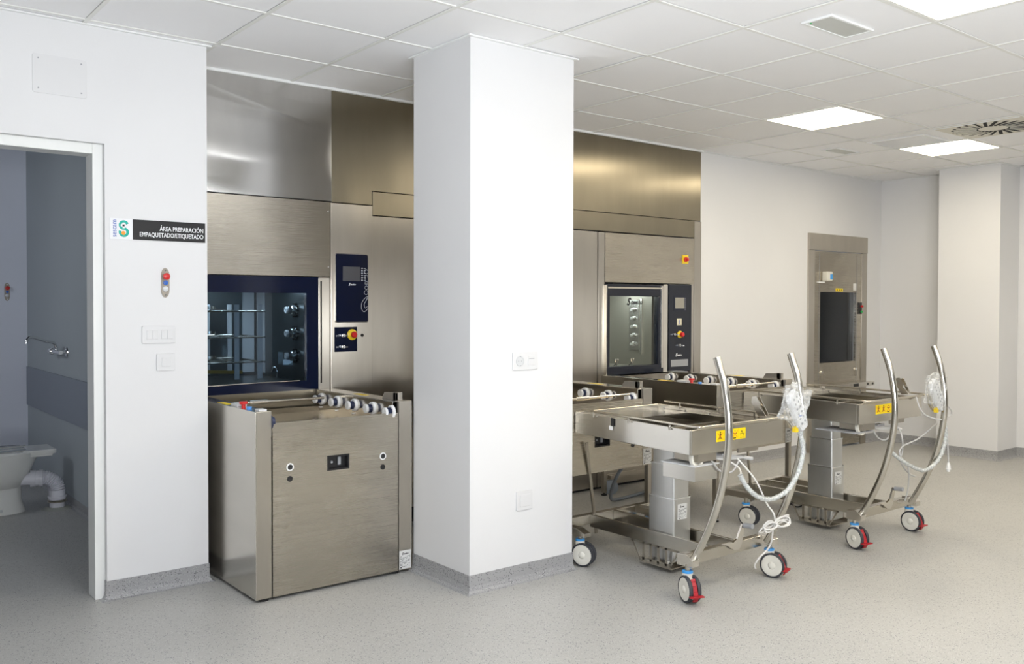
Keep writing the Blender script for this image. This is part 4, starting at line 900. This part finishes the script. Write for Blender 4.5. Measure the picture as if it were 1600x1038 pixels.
bowl = MB().rings(rings_xy([(.0, .80, 1.215, 6.80, .125), (.02, .805, 1.21, 6.80, .12), (.08, .82, 1.19, 6.80, .10), (.165, .80, 1.19, 6.80, .10), (.19, .72, 1.20, 6.80, .14), (.23, .66, 1.22, 6.80, .17), (.29, .63, 1.255, 6.80, .185), (.36, .62, 1.285, 6.80, .192), (.400, .615, 1.30, 6.80, .194), (.410, .625, 1.29, 6.80, .186), (.398, .70, 1.16, 6.80, .13), (.25, .78, 1.08, 6.80, .06)]))
bowl.build('bowl', 'ivory', t)
MB().prism([(6.665, .368), (6.935, .368), (6.935, .400), (6.665, .400)], 'x', 1.22, 1.36).prism(rrect(1.18, 1.385, 6.66, 6.94, .03), 'z', .382, .414).build('rear_shelf', 'ivory', t, bevel=.008)
MB().tube([(1.20, 6.70, .420), (.95, 6.66, .420), (.72, 6.72, .420), (.68, 6.80, .420), (.72, 6.88, .420), (.95, 6.94, .420), (1.20, 6.90, .420)], .010, 10, smooth=6).build('seat_ring', 'chrome', t)
MB().tube([(1.20, 6.76, .426), (.90, 6.74, .426), (.70, 6.80, .426)], .007, 8, smooth=4).tube([(1.22, 6.83, .428), (1.0, 6.86, .428), (.80, 6.84, .428)], .006, 8, smooth=4).build('hinge_bar', 'chrome', t)
MB().cyl((1.05, 6.700, .03), (1.05, 6.676, .03), .010, 12).build('fixing_cap', 'greyl', t)
t = thing('waste_pipe', 'white corrugated toilet waste pipe bending into the floor', 'pipe', (1.36, 6.72, 0))
MB().cyl((1.17, 6.76, .215), (1.28, 6.73, .215), .042, 22).build('collar', 'pvc', t)
MB().lathe((1.235, 6.742, .215), (.97, -.24, 0), [(.057, 0), (.057, .03), (.053, .032), (.053, .05), (.057, .052), (.057, .075), (.05, .076)], 26).build('connector', 'pvc', t)
P = []
for i in range(25): a = math.radians(90-90*i/24); P.append(Vector((1.305+.085*math.cos(a), 6.725-.02*math.cos(a), .13+.085*math.sin(a))))
MB().tube(P, [.052 if i % 2 else .044 for i in range(25)], 22).build('corrugated_bend', 'pvc', t)
MB().lathe((1.39, 6.705, 0), (0, 0, 1), [(.055, 0), (.05, .01), (.047, .012), (.047, .05), (.054, .055), (.054, .075), (.058, .078), (.058, .088), (.052, .09), (.052, .13)], 26).build('floor_socket', 'pvc', t)
MB().lathe((1.39, 6.705, .045), (0, 0, 1), [(.056, 0), (.060, .003), (.056, .008), (.060, .014), (.056, .018)], 26).build('clamp', 'steel', t)
MB().lathe((1.39, 6.70, 0), (0, 0, 1), [(.10, 0), (.09, .003), (.06, .012), (.05, .012)], 14).build('cement_bed', 'foam', t)
